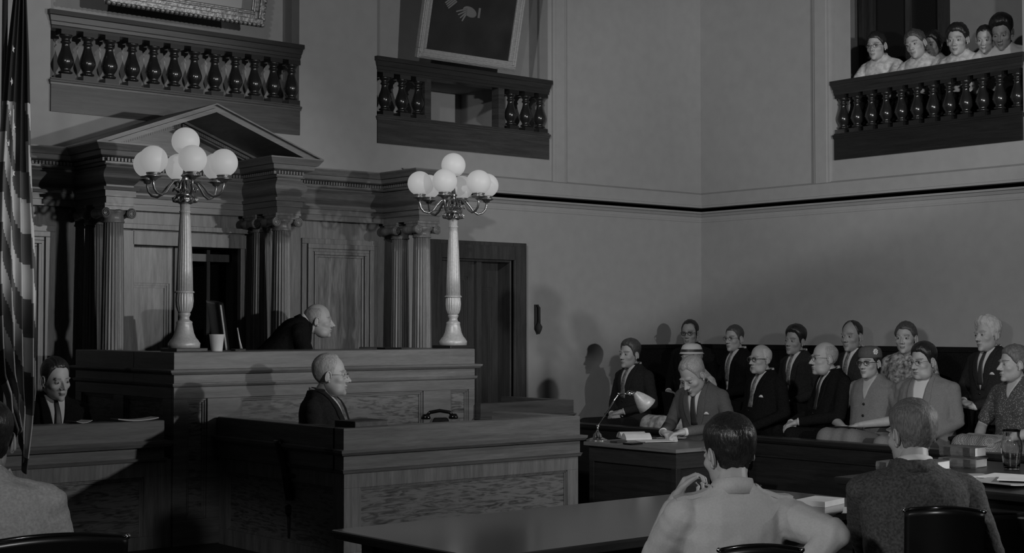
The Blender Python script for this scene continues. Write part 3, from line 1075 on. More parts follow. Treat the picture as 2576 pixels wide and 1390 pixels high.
def high_chair(label, x, y, z, yaw, seat_h, back_h, w=0.52, group=None, mat='leather', name='leather_armchair', studs=False, arms=True, wood_m='wood_dark', curve=0.06):
    root = thing(name, label, 'chair', (x, y, z), group)
    del root['_w']
    root.rotation_euler = (0, 0, yaw)
    h = w / 2
    MB().stack(-h + 0.04, h - 0.04, -0.2, 0.24, [(seat_h - 0.08, -0.01), (seat_h - 0.06, 0.0), (seat_h - 0.02, 0.0), (seat_h, -0.03)]).build('seat', M[mat], root)
    mb = MB()
    n = 14
    T = 0.045
    rows = [(seat_h + 0.02, 0.0), (seat_h + back_h * 0.5, -0.03), (seat_h + back_h - 0.02, -0.07), (seat_h + back_h, -0.075)]
    outer = []
    for z_, dy in rows:
        ring = []
        for k in range(n + 1):
            u = -1 + 2 * k / n
            ring.append((u * h, -0.24 + dy + curve * u * u, z_ + (0.02 * (1 - u * u) if z_ > seat_h + 0.1 else 0)))
        for k in range(n, -1, -1):
            u = -1 + 2 * k / n
            ring.append((u * (h - 0.005), -0.24 + dy + T + curve * u * u, z_ + (0.02 * (1 - u * u) if z_ > seat_h + 0.1 else 0)))
        outer.append(ring)
    mb.rings(outer, smooth=True)
    bk = mb.build('backrest', M[mat], root)
    if studs:
        zt = seat_h + back_h
        mb = MB()
        pts = [(-h + 2 * h * k / n, -0.315 + 0.0 + curve * (-1 + 2 * k / n) ** 2 + 0.02, zt + 0.02 * (1 - (-1 + 2 * k / n) ** 2) + 0.004) for k in range(n + 1)]
        mb.tube(pts, 0.007, 8)
        mb.build('rail', M['black_gloss'], bk)
        for k in (0, n):
            MB().ell((pts[k][0], pts[k][1] - 0.006, pts[k][2] + 0.002), (0.009, 0.009, 0.009), n=10, k=6).build('stud', M['chrome'], bk)
    for s_ in ((-1, 1) if arms else ()):
        mb = MB()
        mb.box(s_ * h - 0.025, s_ * h + 0.025, -0.2, 0.1, seat_h + 0.15, seat_h + 0.175)
        mb.box(s_ * h - 0.02, s_ * h + 0.02, 0.04, 0.08, seat_h - 0.06, seat_h + 0.15)
        mb.build('armrest', M[wood_m], root, bevel=0.008)
    for sx in (-1, 1):
        for sy in (-0.17, 0.19):
            MB().lathe([(0.018, 0), (0.026, seat_h - 0.08)], (sx * (h - 0.07), sy, 0), n=10).build('leg', M[wood_m], root)
    return root


# ---------------------------------------------------------------- on the witness box and clerk's desk
p = at(893, 1068, Z=zW + 0.0)
root = thing('closed_book', 'thick dark closed book lying on the corner of the witness box', 'book', (p.x, p.y, zW))
b_ = MB(Matrix.Translation((p.x - 0.02, WY0 + 0.10, zW)) @ Matrix.Rotation(R(8), 4, 'Z'))
b_.box(-0.12, 0.12, -0.08, 0.08, 0.004, 0.030)
b_.build('pages', M['cover_mid'], root)
b_ = MB(Matrix.Translation((p.x - 0.02, WY0 + 0.10, zW)) @ Matrix.Rotation(R(8), 4, 'Z'))
b_.box(-0.125, 0.122, -0.085, 0.085, 0, 0.004)
b_.box(-0.125, 0.122, -0.085, 0.085, 0.030, 0.034)
b_.box(-0.128, -0.122, -0.085, 0.085, 0, 0.034)
b_.build('cover', M['cover_dark'], root)

p = at(1106, 1056, Y=WY0 + 0.26)
zt = 1.01
Tm = Matrix.Translation((p.x, p.y, zt)) @ Matrix.Rotation(R(-25), 4, 'Z')
root = thing('desk_telephone', "small glossy black telephone on the witness box's inner shelf", 'telephone', (p.x, p.y, zt))
mb = MB(Tm)
mb.rings([[(x * w_, y * w_, z_) for x, y in ((-.085, -.07), (.085, -.07), (.085, .07), (-.085, .07))] for w_, z_ in ((1, 0), (0.98, 0.02), (0.72, 0.05), (0.5, 0.095))], smooth=False)
mb.build('body', M['black_gloss'], root, bevel=0.008)
mb = MB(Tm)
mb.tube([(-0.085, 0, 0.10), (-0.06, 0, 0.125), (0, 0, 0.135), (0.06, 0, 0.125), (0.085, 0, 0.10)], 0.011, 10)
for s_ in (-1, 1):
    mb.lathe([(0.028, 0), (0.030, 0.012), (0.020, 0.03)], (s_ * 0.085, 0, 0.085), n=16)
mb.build('handset', M['black_gloss'], root)
mb = MB(Tm)
mb.lathe([(0.036, 0), (0.036, 0.006), (0.03, 0.008)], (0, -0.055, 0.045), n=20, axis=(0, -0.8, 0.6))
mb.build('dial', M['black_gloss'], root)


def sheet(name, label, c, w, h, yaw, mat='paper', curl=0.006, group=None, t=0.003, cat='paper'):
    Tm = Matrix.Translation(c) @ Matrix.Rotation(yaw, 4, 'Z')
    mb = MB(Tm)
    rr = []
    for k in range(9):
        u = -1 + k / 4
        z = curl * u * u + 0.0006
        rr.append([(u * w / 2, -h / 2, z), (u * w / 2, h / 2, z), (u * w / 2, h / 2, z + t), (u * w / 2, -h / 2, z + t)])
    mb.rings(rr, smooth=False)
    return mb.build(name, M[mat], label=label, cat=cat, group=group, loc=c)


p = at(200, 1052, Z=1.085)
sheet('paper_sheet', 'white paper beside the seated clerk on the left desk', (at(200, 1052, Y=CY0 + .07).x, CY0 + 0.08, 1.08), 0.12, 0.10, 0.3, curl=0.012)
sheet('paper_sheet', 'longer curled white papers lying on the left desk nearer the tall bench', (at(340, 1046, Y=CY0 + .07).x, CY0 + 0.075, 1.08), 0.26, 0.12, -0.05, curl=0.012, t=0.006)

# ---------------------------------------------------------------- counsel's table by the jury
ZT = 0.80
c0 = at(1701, 1130, Z=ZT)
TX0, TY0 = c0.x, c0.y
TX1, TY1 = TX0 + 0.75, at(1463, 1110, Z=ZT).y
root = thing('counsel_table', 'dark wooden table beyond the witness box carrying the chrome desk lamp', 'table', ((TX0 + TX1) / 2, (TY0 + TY1) / 2, 0))
MB().box(TX0, TX1, TY0, TY1, ZT - 0.028, ZT).build('tabletop', M['wood_h'], root, bevel=0.004)
MB().box(TX0 + 0.03, TX1 - 0.03, TY0 + 0.03, TY1 - 0.03, ZT - 0.14, ZT - 0.028).build('apron', M['wood_rail'], root)
MB().box(TX0 + 0.05, TX1 - 0.35, TY0 + 0.05, TY1 - 0.05, 0.06, ZT - 0.14).build('pedestal', M['wood_dark'], root)
for x in (TX0 + 0.03, TX1 - 0.08):
    for y in (TY0 + 0.03, TY1 - 0.08):
        MB().box(x, x + 0.05, y, y + 0.05, 0, ZT - 0.14).build('leg', M['wood_dark'], root, bevel=0.004)

# chrome desk lamp
b0 = at(1503, 1108, Z=ZT)
e0 = at(1556, 990, X=b0.x + 0.02)
e1 = at(1603, 990, X=b0.x + 0.12)
h0 = at(1600, 989, X=b0.x + 0.12)
h1 = at(1640, 992, X=b0.x + 0.16)
j0 = at(1504, 1071, X=b0.x)
root = thing('desk_lamp', 'chrome desk lamp with jointed arm and pale shade at the table end', 'lamp', b0)
MB().lathe([(0.085, 0), (0.088, 0.006), (0.06, 0.016), (0.035, 0.028), (0.03, 0.05), (0.014, 0.065), (0.009, 0.08)], b0, n=28).build('lamp_base', M['chrome'], root)
mb = MB().tube([b0 + Vector((0, 0, 0.07)), j0], 0.007, 8)
mb.ell(j0, (0.013, 0.013, 0.013), n=10, k=7)
mb.tube([j0, e0], 0.0055, 8)
mb.ell(e0, (0.01, 0.01, 0.01), n=10, k=7)
mb.tube([e0, h0], 0.006, 8)
mb.build('arm', M['chrome'], root)
ax = (h1 - h0).normalized()
mb = MB().lathe([(0.008, -0.075), (0.017, -0.065), (0.017, -0.045), (0.012, -0.04), (0.016, -0.03), (0.012, 0.0)], h0, n=16, axis=ax)
mb.build('socket', M['chrome'], root)
ax2 = (Vector((0.765, -0.644, 0)) * 0.62 + Vector((0.1, 0.1, -0.70))).normalized()
mb = MB().lathe([(0.015, -0.01), (0.03, 0.01), (0.045, 0.04), (0.062, 0.085), (0.075, 0.13), (0.072, 0.13), (0.058, 0.083), (0.04, 0.04), (0.02, 0.01)], h0, n=24, axis=ax2, caps=False)
mb.build('lamp_shade', M['lamp_metal'], root)

# open book and papers
p = at(1595, 1102, Z=ZT)
Tm = Matrix.Translation(p) @ Matrix.Rotation(R(60), 4, 'Z')
mb = MB(Tm)
for s_ in (-1, 1):
    rr = []
    for k in range(9):
        u = k / 8
        z = 0.012 + 0.035 * math.sin(PI * min(1, u * 1.05)) ** 0.7
        rr.append([(s_ * u * 0.15, -0.10, 0.0), (s_ * u * 0.15, 0.10, 0.0), (s_ * u * 0.15, 0.10, z), (s_ * u * 0.15, -0.10, z)])
    mb.rings(rr, smooth=False)
mb.build('open_book', M['paper'], label='thick open book with curling pages beside the chrome lamp', cat='book', loc=p)
for k, (px, py, w, yaw, mt, lb) in enumerate(((1650, 1110, 0.20, 1.2, 'paper', 'white papers before the bowed man at the dark table'), (1690, 1102, 0.16, 0.6, 'paper', 'loose white sheet under the bowed man\'s hand'),
                                     (1556, 1112, 0.07, 1.65, 'cover_dark', 'small dark notebook on the table edge near the open book'), (1592, 1117, 0.08, 1.65, 'black_gloss', 'small black case lying on the near table edge'))):
    p = at(px, py, Z=ZT + 0.001)
    sheet('paper_sheet' if mt == 'paper' else 'notebook', lb, p, w, w * 1.3 if mt == 'paper' else w * 1.6, yaw, mt, curl=0.004 if mt == 'paper' else 0, t=0.004 if mt == 'paper' else 0.012, cat='paper' if mt == 'paper' else 'notebook')

# ---------------------------------------------------------------- jury box
JX = 8.98
JY0, JY1 = 4.2, 10.42
zJ = at(2000, 1103, X=JX).z
pr = [(0, 0), (zJ - 0.16, 0), (zJ - 0.155, 0.015), (zJ - 0.14, 0.015), (zJ - 0.138, 0), (zJ - 0.05, 0), (zJ - 0.045, 0.02), (zJ - 0.03, 0.03), (zJ - 0.006, 0.03), (zJ, 0.02)]
MB().stack(JX, JX + 0.07, JY0, JY1, pr).build('jury_rail', M['wood_dark'], label='low dark wooden rail running in front of the seated jury', cat='rail')
MB().box(JX + 0.11, 10.05, JY0, JY1, 0, 0.19).build('floor_jury_front', M['floor'], kind='structure')
MB().box(10.06, 11.25, JY0, JY1, 0, 0.41).build('floor_jury_back', M['floor'], kind='structure')
root = thing('jury_back_screen', 'black panelled screen behind the back jury row along the right wall', 'screen', (11.3, 7.4, 0))
MB().stack(11.27, 11.36, JY0, JY1 - 0.1, [(0, 0), (1.475 - 0.05, 0), (1.475 - 0.045, 0.012), (1.47, 0.012), (1.475, 0.006)]).build('back_panel', M['suit_black'], root)
xq = at(1600, 866, Y=JY1).x
MB().stack(xq, 11.36, JY1 - 0.05, JY1, [(0, 0), (1.43, 0), (1.435, 0.012), (1.47, 0.012), (1.475, 0.006)]).build('end_panel', M['suit_black'], root)

# ---------------------------------------------------------------- foreground polished table
ZF = 0.76
c0 = at(835, 1331, Z=ZF)
FX0, FY1 = c0.x, c0.y
FX1 = 6.33
FY0 = FY1 - 1.05
root = thing('conference_table', 'large polished dark table in the foreground reflecting the lamps', 'table', ((FX0 + FX1) / 2, (FY0 + FY1) / 2, 0))
MB().stack(FX0 + 0.02, FX1 - 0.02, FY0 + 0.02, FY1 - 0.02, [(ZF - 0.045, 0), (ZF - 0.040, 0.012), (ZF - 0.012, 0.02), (ZF - 0.004, 0.02), (ZF, 0.014)]).build('tabletop', M['table_top'], root)
MB().box(FX0 + 0.12, FX1 - 0.12, FY0 + 0.1, FY1 - 0.1, ZF - 0.17, ZF - 0.045).build('apron', M['wood_dark'], root)
for x in (FX0 + 0.1, FX1 - 0.19):
    for y in (FY0 + 0.08, FY1 - 0.17):
        MB().box(x, x + 0.09, y, y + 0.09, 0, ZF - 0.045).build('leg', M['wood_dark'], root, bevel=0.006)
p = at(2063, 1268, Z=ZF)
sheet('paper_pad', "thick white pad of paper on the polished table beyond the uniformed man's shoulder", p, 0.22, 0.16, R(12), curl=0.0, t=0.028)
p = at(2100, 1284, Z=ZF)
sheet('paper_sheet', 'white sheet slanting out from under the paper pad', p - Vector((0.0, 0.14, 0)), 0.24, 0.15, R(35), curl=0.012)

# ---------------------------------------------------------------- right-hand table with books
SX0 = at(2098, 1198, Z=ZF).x
SY1 = at(2098, 1198, Z=ZF).y
SX1, SY0 = SX0 + 1.6, SY1 - 1.35
root = thing('conference_table', 'dark table at the right carrying law books and a glass pitcher', 'table', ((SX0 + SX1) / 2, (SY0 + SY1) / 2, 0))
MB().stack(SX0 + 0.02, SX1, SY0, SY1 - 0.02, [(ZF - 0.045, 0), (ZF - 0.040, 0.012), (ZF - 0.012, 0.02), (ZF - 0.004, 0.02), (ZF, 0.014)]).build('tabletop', M['wood_dark'], root)
MB().box(SX0 + 0.12, SX1 - 0.12, SY0 + 0.1, SY1 - 0.1, ZF - 0.17, ZF - 0.045).build('apron', M['wood_dark'], root)
for x in (SX0 + 0.1, SX1 - 0.19):
    for y in (SY0 + 0.08, SY1 - 0.17):
        MB().box(x, x + 0.09, y, y + 0.09, 0, ZF - 0.045).build('leg', M['wood_dark'], root, bevel=0.006)


def book(label, px, py, z, w, d, h, yaw, group='law books on the right table'):
    """spine towards local -y, pages showing on +x end"""
    c = at(px, py, Z=z)
    Tm = Matrix.Translation(c) @ Matrix.Rotation(yaw, 4, 'Z')
    root = thing('law_book', label, 'book', c, group)
    MB(Tm).box(-w / 2, w / 2 - 0.006, -d / 2 + 0.006, d / 2 - 0.006, 0.004, h - 0.004).build('pages', M['paper'], root)
    mb = MB(Tm)
    mb.m = 0
    for (z0, z1) in ((0, 0.004), (h - 0.004, h)):
        mb.box(-w / 2 - 0.003, w / 2, -d / 2, d / 2, z0, z1)
    mb.rings([[(x, -d / 2 + 0.006, 0), (x, -d / 2 - 0.006, 0.006), (x, -d / 2 - 0.010, h / 2), (x, -d / 2 - 0.006, h - 0.006), (x, -d / 2 + 0.006, h)] for x in (-w / 2 - 0.003, w / 2)], smooth=False)
    mb.build('cover', M['cover_mid'], root)
    for u in (-0.28, 0.28):
        MB(Tm).box(u * w - 0.022, u * w + 0.022, -d / 2 - 0.0125, -d / 2 + 0.0, 0.004, h - 0.004).build('spine_label', M['cover_dark'], root)


yb = R(-84)
zb = ZF
book('thick law book at the top of the right-hand stack by the pitcher', 2424, 1145, zb + 0.0565, 0.24, 0.17, 0.062, yb)
book('thick law book at the bottom of the right-hand stack by the pitcher', 2424, 1172, zb, 0.25, 0.17, 0.056, yb)
book('law book left of the stack, its pages facing the seated man in tweed', 2335, 1178, zb, 0.22, 0.17, 0.056, yb)
book('law book lying just left of the head of the seated man in tweed', 2262, 1182, zb, 0.22, 0.16, 0.055, yb)
p = at(2470, 1195, Z=ZF)
for k in range(5):
    q = at(2440 + 38 * k, 1200 + (k % 3) * 7, Z=ZF + 0.0075 * k)
    sheet('paper_sheet', ['grey folder under the loose papers near the law books', 'wide pale sheet before the stacked law books', 'pale paper curling up beside the pitcher', 'large pale sheet under the pitcher side papers', 'rightmost pale paper on the right table'][k],
          q, 0.26, 0.34, R(-40 + 17 * k), ['paper_grey', 'paper', 'paper_grey', 'paper', 'paper'][k], curl=0.004 * (k % 3), t=0.006, group='papers spread on the right table')
p = at(2545, 1180, Z=ZF)
root = thing('glass_pitcher', 'clear glass water pitcher beside the law books at the right edge', 'pitcher', p)
pr = [(0.045, 0.0), (0.048, 0.006), (0.055, 0.05), (0.064, 0.11), (0.066, 0.15), (0.058, 0.185), (0.050, 0.21), (0.052, 0.235), (0.058, 0.25)]
inner = [(r - 0.005, z) for r, z in pr[1:]][::-1]
MB().lathe(pr + inner[:-1] + [(0.04, 0.012)], p, n=32).build('vessel', M['glass'], root)

# ---------------------------------------------------------------- flag on its pole
fc = at(52, 700, Y=7.05)
root = thing('flag', 'large striped flag with white stars hanging in folds from a pole at the left edge', 'flag', (fc.x, fc.y, 0))
sc = 7.2 / F_PX
top = at(45, -60, Y=7.05)
pole = MB().tube([(fc.x - 0.07, fc.y + 0.06, PF), (fc.x - 0.07, fc.y + 0.06, 3.7)], 0.014, 12)
pole.build('pole', M['lamp_arm'], root)
MB().lathe([(0.16, 0), (0.165, 0.02), (0.1, 0.04), (0.03, 0.06), (0.02, 0.16)], (fc.x - 0.07, fc.y + 0.06, PF), n=24).build('stand', M['lamp_arm'], root)
NU, NV = 150, 130
zt, zbm = at(50, -70, Y=7.05).z, at(50, 1192, Y=7.05).z
# silhouette half widths (left, right) against height, in metres from fc.x
hs = [(-70, 30, 52), (0, 27, 60), (150, 12, 68), (270, 3, 72), (450, -8, 80), (700, -12, 95), (900, -5, 96), (1000, 2, 97), (1060, 20, 92), (1120, 25, 84), (1190, 44, 72)]
ys = [h[0] for h in hs]
FLU, FLV = 1.1, zt - zbm


def flagpt(u, v):
    """u across the cloth 0..1, v down 0..1"""
    py = -70 + v * 1262
    l = float(np.interp(py, ys, [h[1] for h in hs]))
    r_ = float(np.interp(py, ys, [h[2] for h in hs]))
    s = v
    ph = 4 * 2 * PI * u
    # gathered: lateral position winds back and forth while moving across
    uu = u + 0.03 * math.sin(ph + 0.6 * math.sin(3 * v)) * (0.6 + 0.4 * s)
    x = l + (r_ - l) * min(1, max(0, uu))
    depth = (0.010 + 0.012 * s) * math.cos(ph + 1.2 * v) + 0.006 * math.sin(17 * u + 5 * v)
    z = zt + (zbm - zt) * v * (1 - 0.10 * (0.5 + 0.5 * math.sin(5.3 * u + 0.4)) * (v ** 3))
    q = at(x, 700, Y=7.05)
    return Vector((q.x, 7.05 + depth, z))


mb = MB()
vs, fs, mi = [], [], []
for j in range(NV + 1):
    for i in range(NU + 1):
        vs.append(flagpt(i / NU, j / NV))
for j in range(NV):
    for i in range(NU):
        u, v = (i + 0.5) / NU, (j + 0.5) / NV
        # the cloth hangs from its hoist corner, so stripes fall away steeply
        st = 20 * v * (1 - 0.22 * v) - 3.2 * u + 0.4 * math.sin(9 * u)
        cant = v < 0.265 or (u > 0.5 and u < 0.8 and v < 0.40)
        mat = 2 if cant else (1 if int(st + 20) % 2 else 0)
        k = j * (NU + 1) + i
        fs.append((k, k + 1, k + NU + 2, k + NU + 1))
        mi.append(mat)
mb.add(vs, fs, True)
mb.mi = mi
cl = mb.build('cloth', [M['flag_white'], M['flag_red'], M['flag_blue']], root, fix=False)
sm_ = cl.modifiers.new('solid', 'SOLIDIFY')
sm_.thickness = 0.003
for k, (px, py) in enumerate(((46, 118), (45, 200), (42, 280), (49, 315), (38, 357), (49, 432))):
    p = at(px, py, Y=6.975)
    mb = MB()
    pts = [(0, 0, 0)]
    for q in range(10):
        rr_ = 0.022 if q % 2 == 0 else 0.009
        a = PI / 2 + q * PI / 5 + 0.3 * k
        pts.append((rr_ * math.cos(a) * 0.5, 0, rr_ * math.sin(a)))
    # lay the star on the cloth in front of it
    base = min((v_ for v_ in vs), key=lambda v_: abs(v_.x - p.x) * 3 + abs(v_.z - p.z) + v_.y * 0.8)
    mb.add([Vector(q) + Vector((p.x, base.y - 0.008, p.z)) for q in pts] + [Vector(q) + Vector((p.x, base.y - 0.004, p.z)) for q in pts[1:]],
           [(0, 1 + q, 1 + (q + 1) % 10) for q in range(10)] + [(1 + q, 11 + q, 11 + (q + 1) % 10, 1 + (q + 1) % 10) for q in range(10)])
    mb.build('star', M['shirt'], cl)

# ================================================================ PEOPLE
def remesh(mb, voxel, it=4, fac=0.5, name='tmp'):
    me = mb.mesh(name)
    o = bpy.data.objects.new(name, me)
    COL.objects.link(o)
    a = o.modifiers.new('r', 'REMESH')
    a.mode = 'VOXEL'
    a.voxel_size = voxel
    a.use_smooth_shade = True
    if it:
        s = o.modifiers.new('s', 'SMOOTH')
        s.iterations = it
        s.factor = fac
    dg = bpy.context.evaluated_depsgraph_get()
    ev = o.evaluated_get(dg)
    me2 = bpy.data.meshes.new_from_object(ev)
    bpy.data.objects.remove(o)
    bpy.data.meshes.remove(me)
    return me2


def sd_ell(P, c, r):
    q = P - np.array(c)
    r = np.array(r)
    k0 = np.linalg.norm(q / r, axis=1)
    k1 = np.linalg.norm(q / (r * r), axis=1) + 1e-9
    return k0 * (k0 - 1) / k1


def sd_cap(P, a, b, ra, rb):
    a, b = np.array(a), np.array(b)
    pa = P - a
    ba = b - a
    h = np.clip(pa @ ba / (ba @ ba), 0, 1)
    return np.linalg.norm(pa - h[:, None] * ba, axis=1) - (ra + (rb - ra) * h)


def smin(a, b, k):
    h = np.clip(0.5 + 0.5 * (b - a) / k, 0, 1)
    return b + (a - b) * h - k * h * (1 - h)


def smax(a, b, k):
    return -smin(-a, -b, k)


def head_grid(H, nr=84, nc=112):
    """star-shaped head: radius along each direction found on a blended distance field"""
    jw, nl, ch = H.get('jaw', 1.0), H.get('nose', 1.0), H.get('cheek', 1.0)
    full = H.get('full', 0.0)
    e = np.linspace(-PI / 2 + 0.02, PI / 2 - 0.02, nr)
    u = np.linspace(-PI, PI, nc, endpoint=False)
    phi = u - 0.45 * np.sin(u)          # dense at the face (phi=0 is +y)
    E, Ph = np.meshgrid(e, phi, indexing='ij')
    D = np.stack([np.cos(E) * np.sin(Ph), np.cos(E) * np.cos(Ph), np.sin(E)], -1).reshape(-1, 3)
    O = np.array([0, 0.0, -0.01])

    def sdf(P):
        A = P.copy()
        A[:, 0] = np.abs(A[:, 0])
        d = sd_ell(A, (0, -0.016, 0.034), (0.074, 0.093, 0.088))
        d = smin(d, sd_ell(A, (0, 0.020, -0.034), (0.0570 * ch, 0.066, 0.080)), 0.03)
        d = smin(d, sd_ell(A, (0, 0.030, -0.082), (0.042 * jw, 0.050, 0.036)), 0.022)
        d = smin(d, sd_ell(A, (0.038, 0.0, -0.062), (0.018 * jw, 0.032, 0.028)), 0.03)
        if full:
            d = smin(d, sd_ell(A, (0.030, 0.030, -0.085), (0.035 + full, 0.045, 0.030 + full)), 0.02)
        d = smin(d, sd_ell(A, (0, 0.073, -0.106), (0.019, 0.016, 0.014)), 0.018)
        d = smin(d, sd_ell(A, (0.026, 0.077, 0.021), (0.026, 0.010, 0.008)), 0.014)
        d = smin(d, sd_ell(A, (0.042, 0.052, -0.028), (0.018, 0.017, 0.013)), 0.026)
        d = smax(d, -sd_ell(A, (0.032, 0.098, -0.001), (0.019, 0.020, 0.011)), 0.010)
        d = smin(d, sd_ell(A, (0.0315, 0.070, -0.001), (0.0145, 0.0145, 0.0115)), 0.003)
        d = smin(d, sd_cap(A, (0, 0.082, 0.008), (0, 0.104 + 0.006 * nl, -0.034), 0.0068, 0.0092 * nl), 0.009)
        d = smin(d, sd_ell(A, (0.0125, 0.094, -0.038), (0.0085, 0.011, 0.008)), 0.006)
        d = smin(d, sd_ell(A, (0, 0.089, -0.064), (0.020, 0.009, 0.0042)), 0.006)
        d = smin(d, sd_ell(A, (0, 0.087, -0.0752), (0.017, 0.009, 0.0048)), 0.006)
        d = smax(d, -sd_ell(A, (0, 0.101, -0.0695), (0.026, 0.008, 0.0022)), 0.003)
        return d

    lo = np.full(len(D), 0.02)
    hi = np.full(len(D), 0.19)
    # march inwards from outside so thin features are met first
    t = hi.copy()
    for _ in range(70):
        d = sdf(O + D * t[:, None])
        t = t - np.clip(d, -0.004, 0.02) * 0.75
    Pv = O + D * t[:, None]
    return Pv, D, nr, nc


def grid_faces(nr, nc):
    fs = []
    for i in range(nr - 1):
        for j in range(nc):
            k = (j + 1) % nc
            fs.append((i * nc + j, (i) * nc + k, (i + 1) * nc + k, (i + 1) * nc + j))
    return fs


HAIRLINE = {
    # azimuth from the face (degrees) -> lowest hair height
    'man': ([0, 30, 48, 60, 72, 84, 96, 110, 180], [0.072, 0.070, 0.055, 0.030, -0.005, -0.022, 0.010, -0.048, -0.094]),
    'receding': ([0, 25, 45, 62, 74, 84, 96, 110, 180], [0.092, 0.098, 0.085, 0.045, 0.0, -0.018, 0.010, -0.048, -0.094]),
    'bald': ([0, 60, 76, 86, 98, 110, 180], [0.2, 0.2, 0.030, -0.01, 0.010, -0.035, -0.075]),
    'woman': ([0, 30, 50, 65, 80, 95, 120, 180], [0.070, 0.062, 0.035, 0.0, -0.035, -0.060, -0.080, -0.088]),
    'updo': ([0, 30, 50, 65, 80, 95, 120, 180], [0.070, 0.066, 0.045, 0.015, 0.0, 0.005, -0.04, -0.075]),
}


def hair_mesh(Hd, style, Pv, D, nr, nc, seed):
    line = style.get('line', 'man')
    th = style.get('thick', 0.012)
    xs, ys = HAIRLINE[line]
    ys = [y + style.get('raise', 0) for y in ys]
    az = np.degrees(np.abs(np.arctan2(D[:, 0], D[:, 1])))
    zl = np.interp(az, xs, ys)
    if line == 'bald':
        m = np.clip((Pv[:, 2] - zl) / 0.014, 0, 1) * np.clip((0.098 - Pv[:, 2]) / 0.035, 0, 1)
        m *= np.clip((az - 68) / 22, 0, 1)
    else:
        m = np.clip((Pv[:, 2] - zl) / 0.012, 0, 1)
    wob = np.array([noise.noise(Vector((p[0] * 45 + seed, p[1] * 45, p[2] * 20))) for p in Pv])
    if line != 'bald':
        m = np.clip((Pv[:, 2] + 0.006 * wob - zl) / 0.010, 0, 1)
    out = []
    part = style.get('part')
    topv = style.get('top', 0.0)
    curl = style.get('curl', 0.0)
    lady = line in ('woman', 'updo')
    for i in range(len(Pv)):
        p = Pv[i]
        d = D[i]
        rel = p[2] - zl[i]
        hgt = min(1, max(0, (p[2] - 0.01) / 0.07))
        hgt = hgt * hgt * (3 - 2 * hgt)
        edge = min(1, max(0, rel / 0.035)) ** 0.6
        if lady:
            t = th * (0.45 + 0.55 * edge)
        elif line == 'bald':
            t = th
        else:
            t = 0.003 + (th * (0.25 + 0.9 * hgt)) * edge
        t += topv * max(0, d[2]) ** 2 * (0.5 + 1.0 * max(0, d[1]))
        ang = math.atan2(p[0], p[1] + 0.02)
        t += 0.0026 * noise.noise(Vector((p[0] * 75 + seed, p[1] * 24, p[2] * 24))) * (0.3 + edge)
        t += 0.0012 * noise.noise(Vector((p[0] * 190 + seed, p[1] * 60, p[2] * 60)))
        if curl:
            t += curl * abs(noise.noise(Vector((p[0] * 34 + seed, p[1] * 34, p[2] * 34)))) * edge
        if lady:
            t += 0.006 * abs(noise.noise(Vector((p[0] * 28 + seed, p[1] * 28, p[2] * 40)))) * edge
        if part is not None and p[2] > 0.05:
            t -= 0.006 * math.exp(-((p[0] - part) / 0.006) ** 2)
        q = p + d * (t * m[i] - (0.0016 if line == 'bald' else 0.004) * (1 - m[i]))
        out.append(q)
    out = np.array(out)
    fs = [f for f in grid_faces(nr, nc) if max(m[list(f)]) > 0.02]
    # close the crown
    return out, fs, m


def ear_prims(mb, s):
    c = Vector((s * 0.077, -0.012, -0.008))
    rot = Matrix.Rotation(R(18) * s, 3, 'Z') @ Matrix.Rotation(R(-10), 3, 'X')
    mb.ell(c, (0.007, 0.016, 0.030), rot, n=14, k=9)
    pts = []
    for k in range(13):
        a = R(-60 + 250 * k / 12)
        pts.append(c + rot @ Vector((s * 0.006, -0.016 * math.cos(a) * -1 * -1, 0.031 * math.sin(a))))
    mb.tube(pts, 0.0042, 8)
    mb.ell(c + Vector((s * 0.002, 0.006, -0.027)), (0.006, 0.008, 0.009), n=10, k=6)


def hand_prims(mb, W_, d, n, side, curl=0.35, sz=1.0, thumb=0.6, spread=0.06):
    """palm and five separate bent fingers. d: towards the fingertips, n: out of the palm, side: +1 thumb along d x n"""
    W_, d, n = Vector(W_), Vector(d).normalized(), Vector(n)
    n = (n - d * n.dot(d)).normalized()
    l = d.cross(n) * side
    offs = (0.030, 0.010, -0.010, -0.029)
    ln = (0.95, 1.05, 0.98, 0.78)
    mb.cap(W_ - d * 0.03 * sz, W_ + d * 0.02 * sz, 0.026 * sz, 0.025 * sz)
    for k in range(4):
        root = W_ + d * (0.088 - 0.006 * abs(k - 1)) * sz + l * offs[k] * sz
        mb.cap(W_ + d * 0.015 * sz + l * offs[k] * 0.6 * sz, root, 0.0155 * sz, 0.0125 * sz, 10)
        a = 0.0
        p = root
        dd = (d + l * offs[k] * spread * 30).normalized()
        for q, (seg, r0, r1) in enumerate(((0.044, 0.0098, 0.0090), (0.027, 0.0090, 0.0083), (0.022, 0.0083, 0.0070))):
            a += curl * (0.9 if q == 0 else 1.15) * (1 + 0.08 * k)
            v = dd * math.cos(a) + n * math.sin(a)
            nx = p + v * seg * ln[k] * sz
            mb.cap(p, nx, r0 * sz, r1 * sz, 10)
            p = nx
    t0 = W_ + d * 0.022 * sz + l * 0.022 * sz
    v1 = (d * 0.62 + l * 0.62 + n * 0.25 * thumb).normalized()
    t1 = t0 + v1 * 0.043 * sz
    v2 = (d * 0.85 + l * 0.22 + n * 0.45 * thumb).normalized()
    t2 = t1 + v2 * 0.034 * sz
    t3 = t2 + (v2 + n * 0.15).normalized() * 0.026 * sz
    mb.cap(t0, t1, 0.017 * sz, 0.012 * sz, 10)
    mb.cap(t1, t2, 0.0115 * sz, 0.0105 * sz, 10)
    mb.cap(t2, t3, 0.0105 * sz, 0.008 * sz, 10)


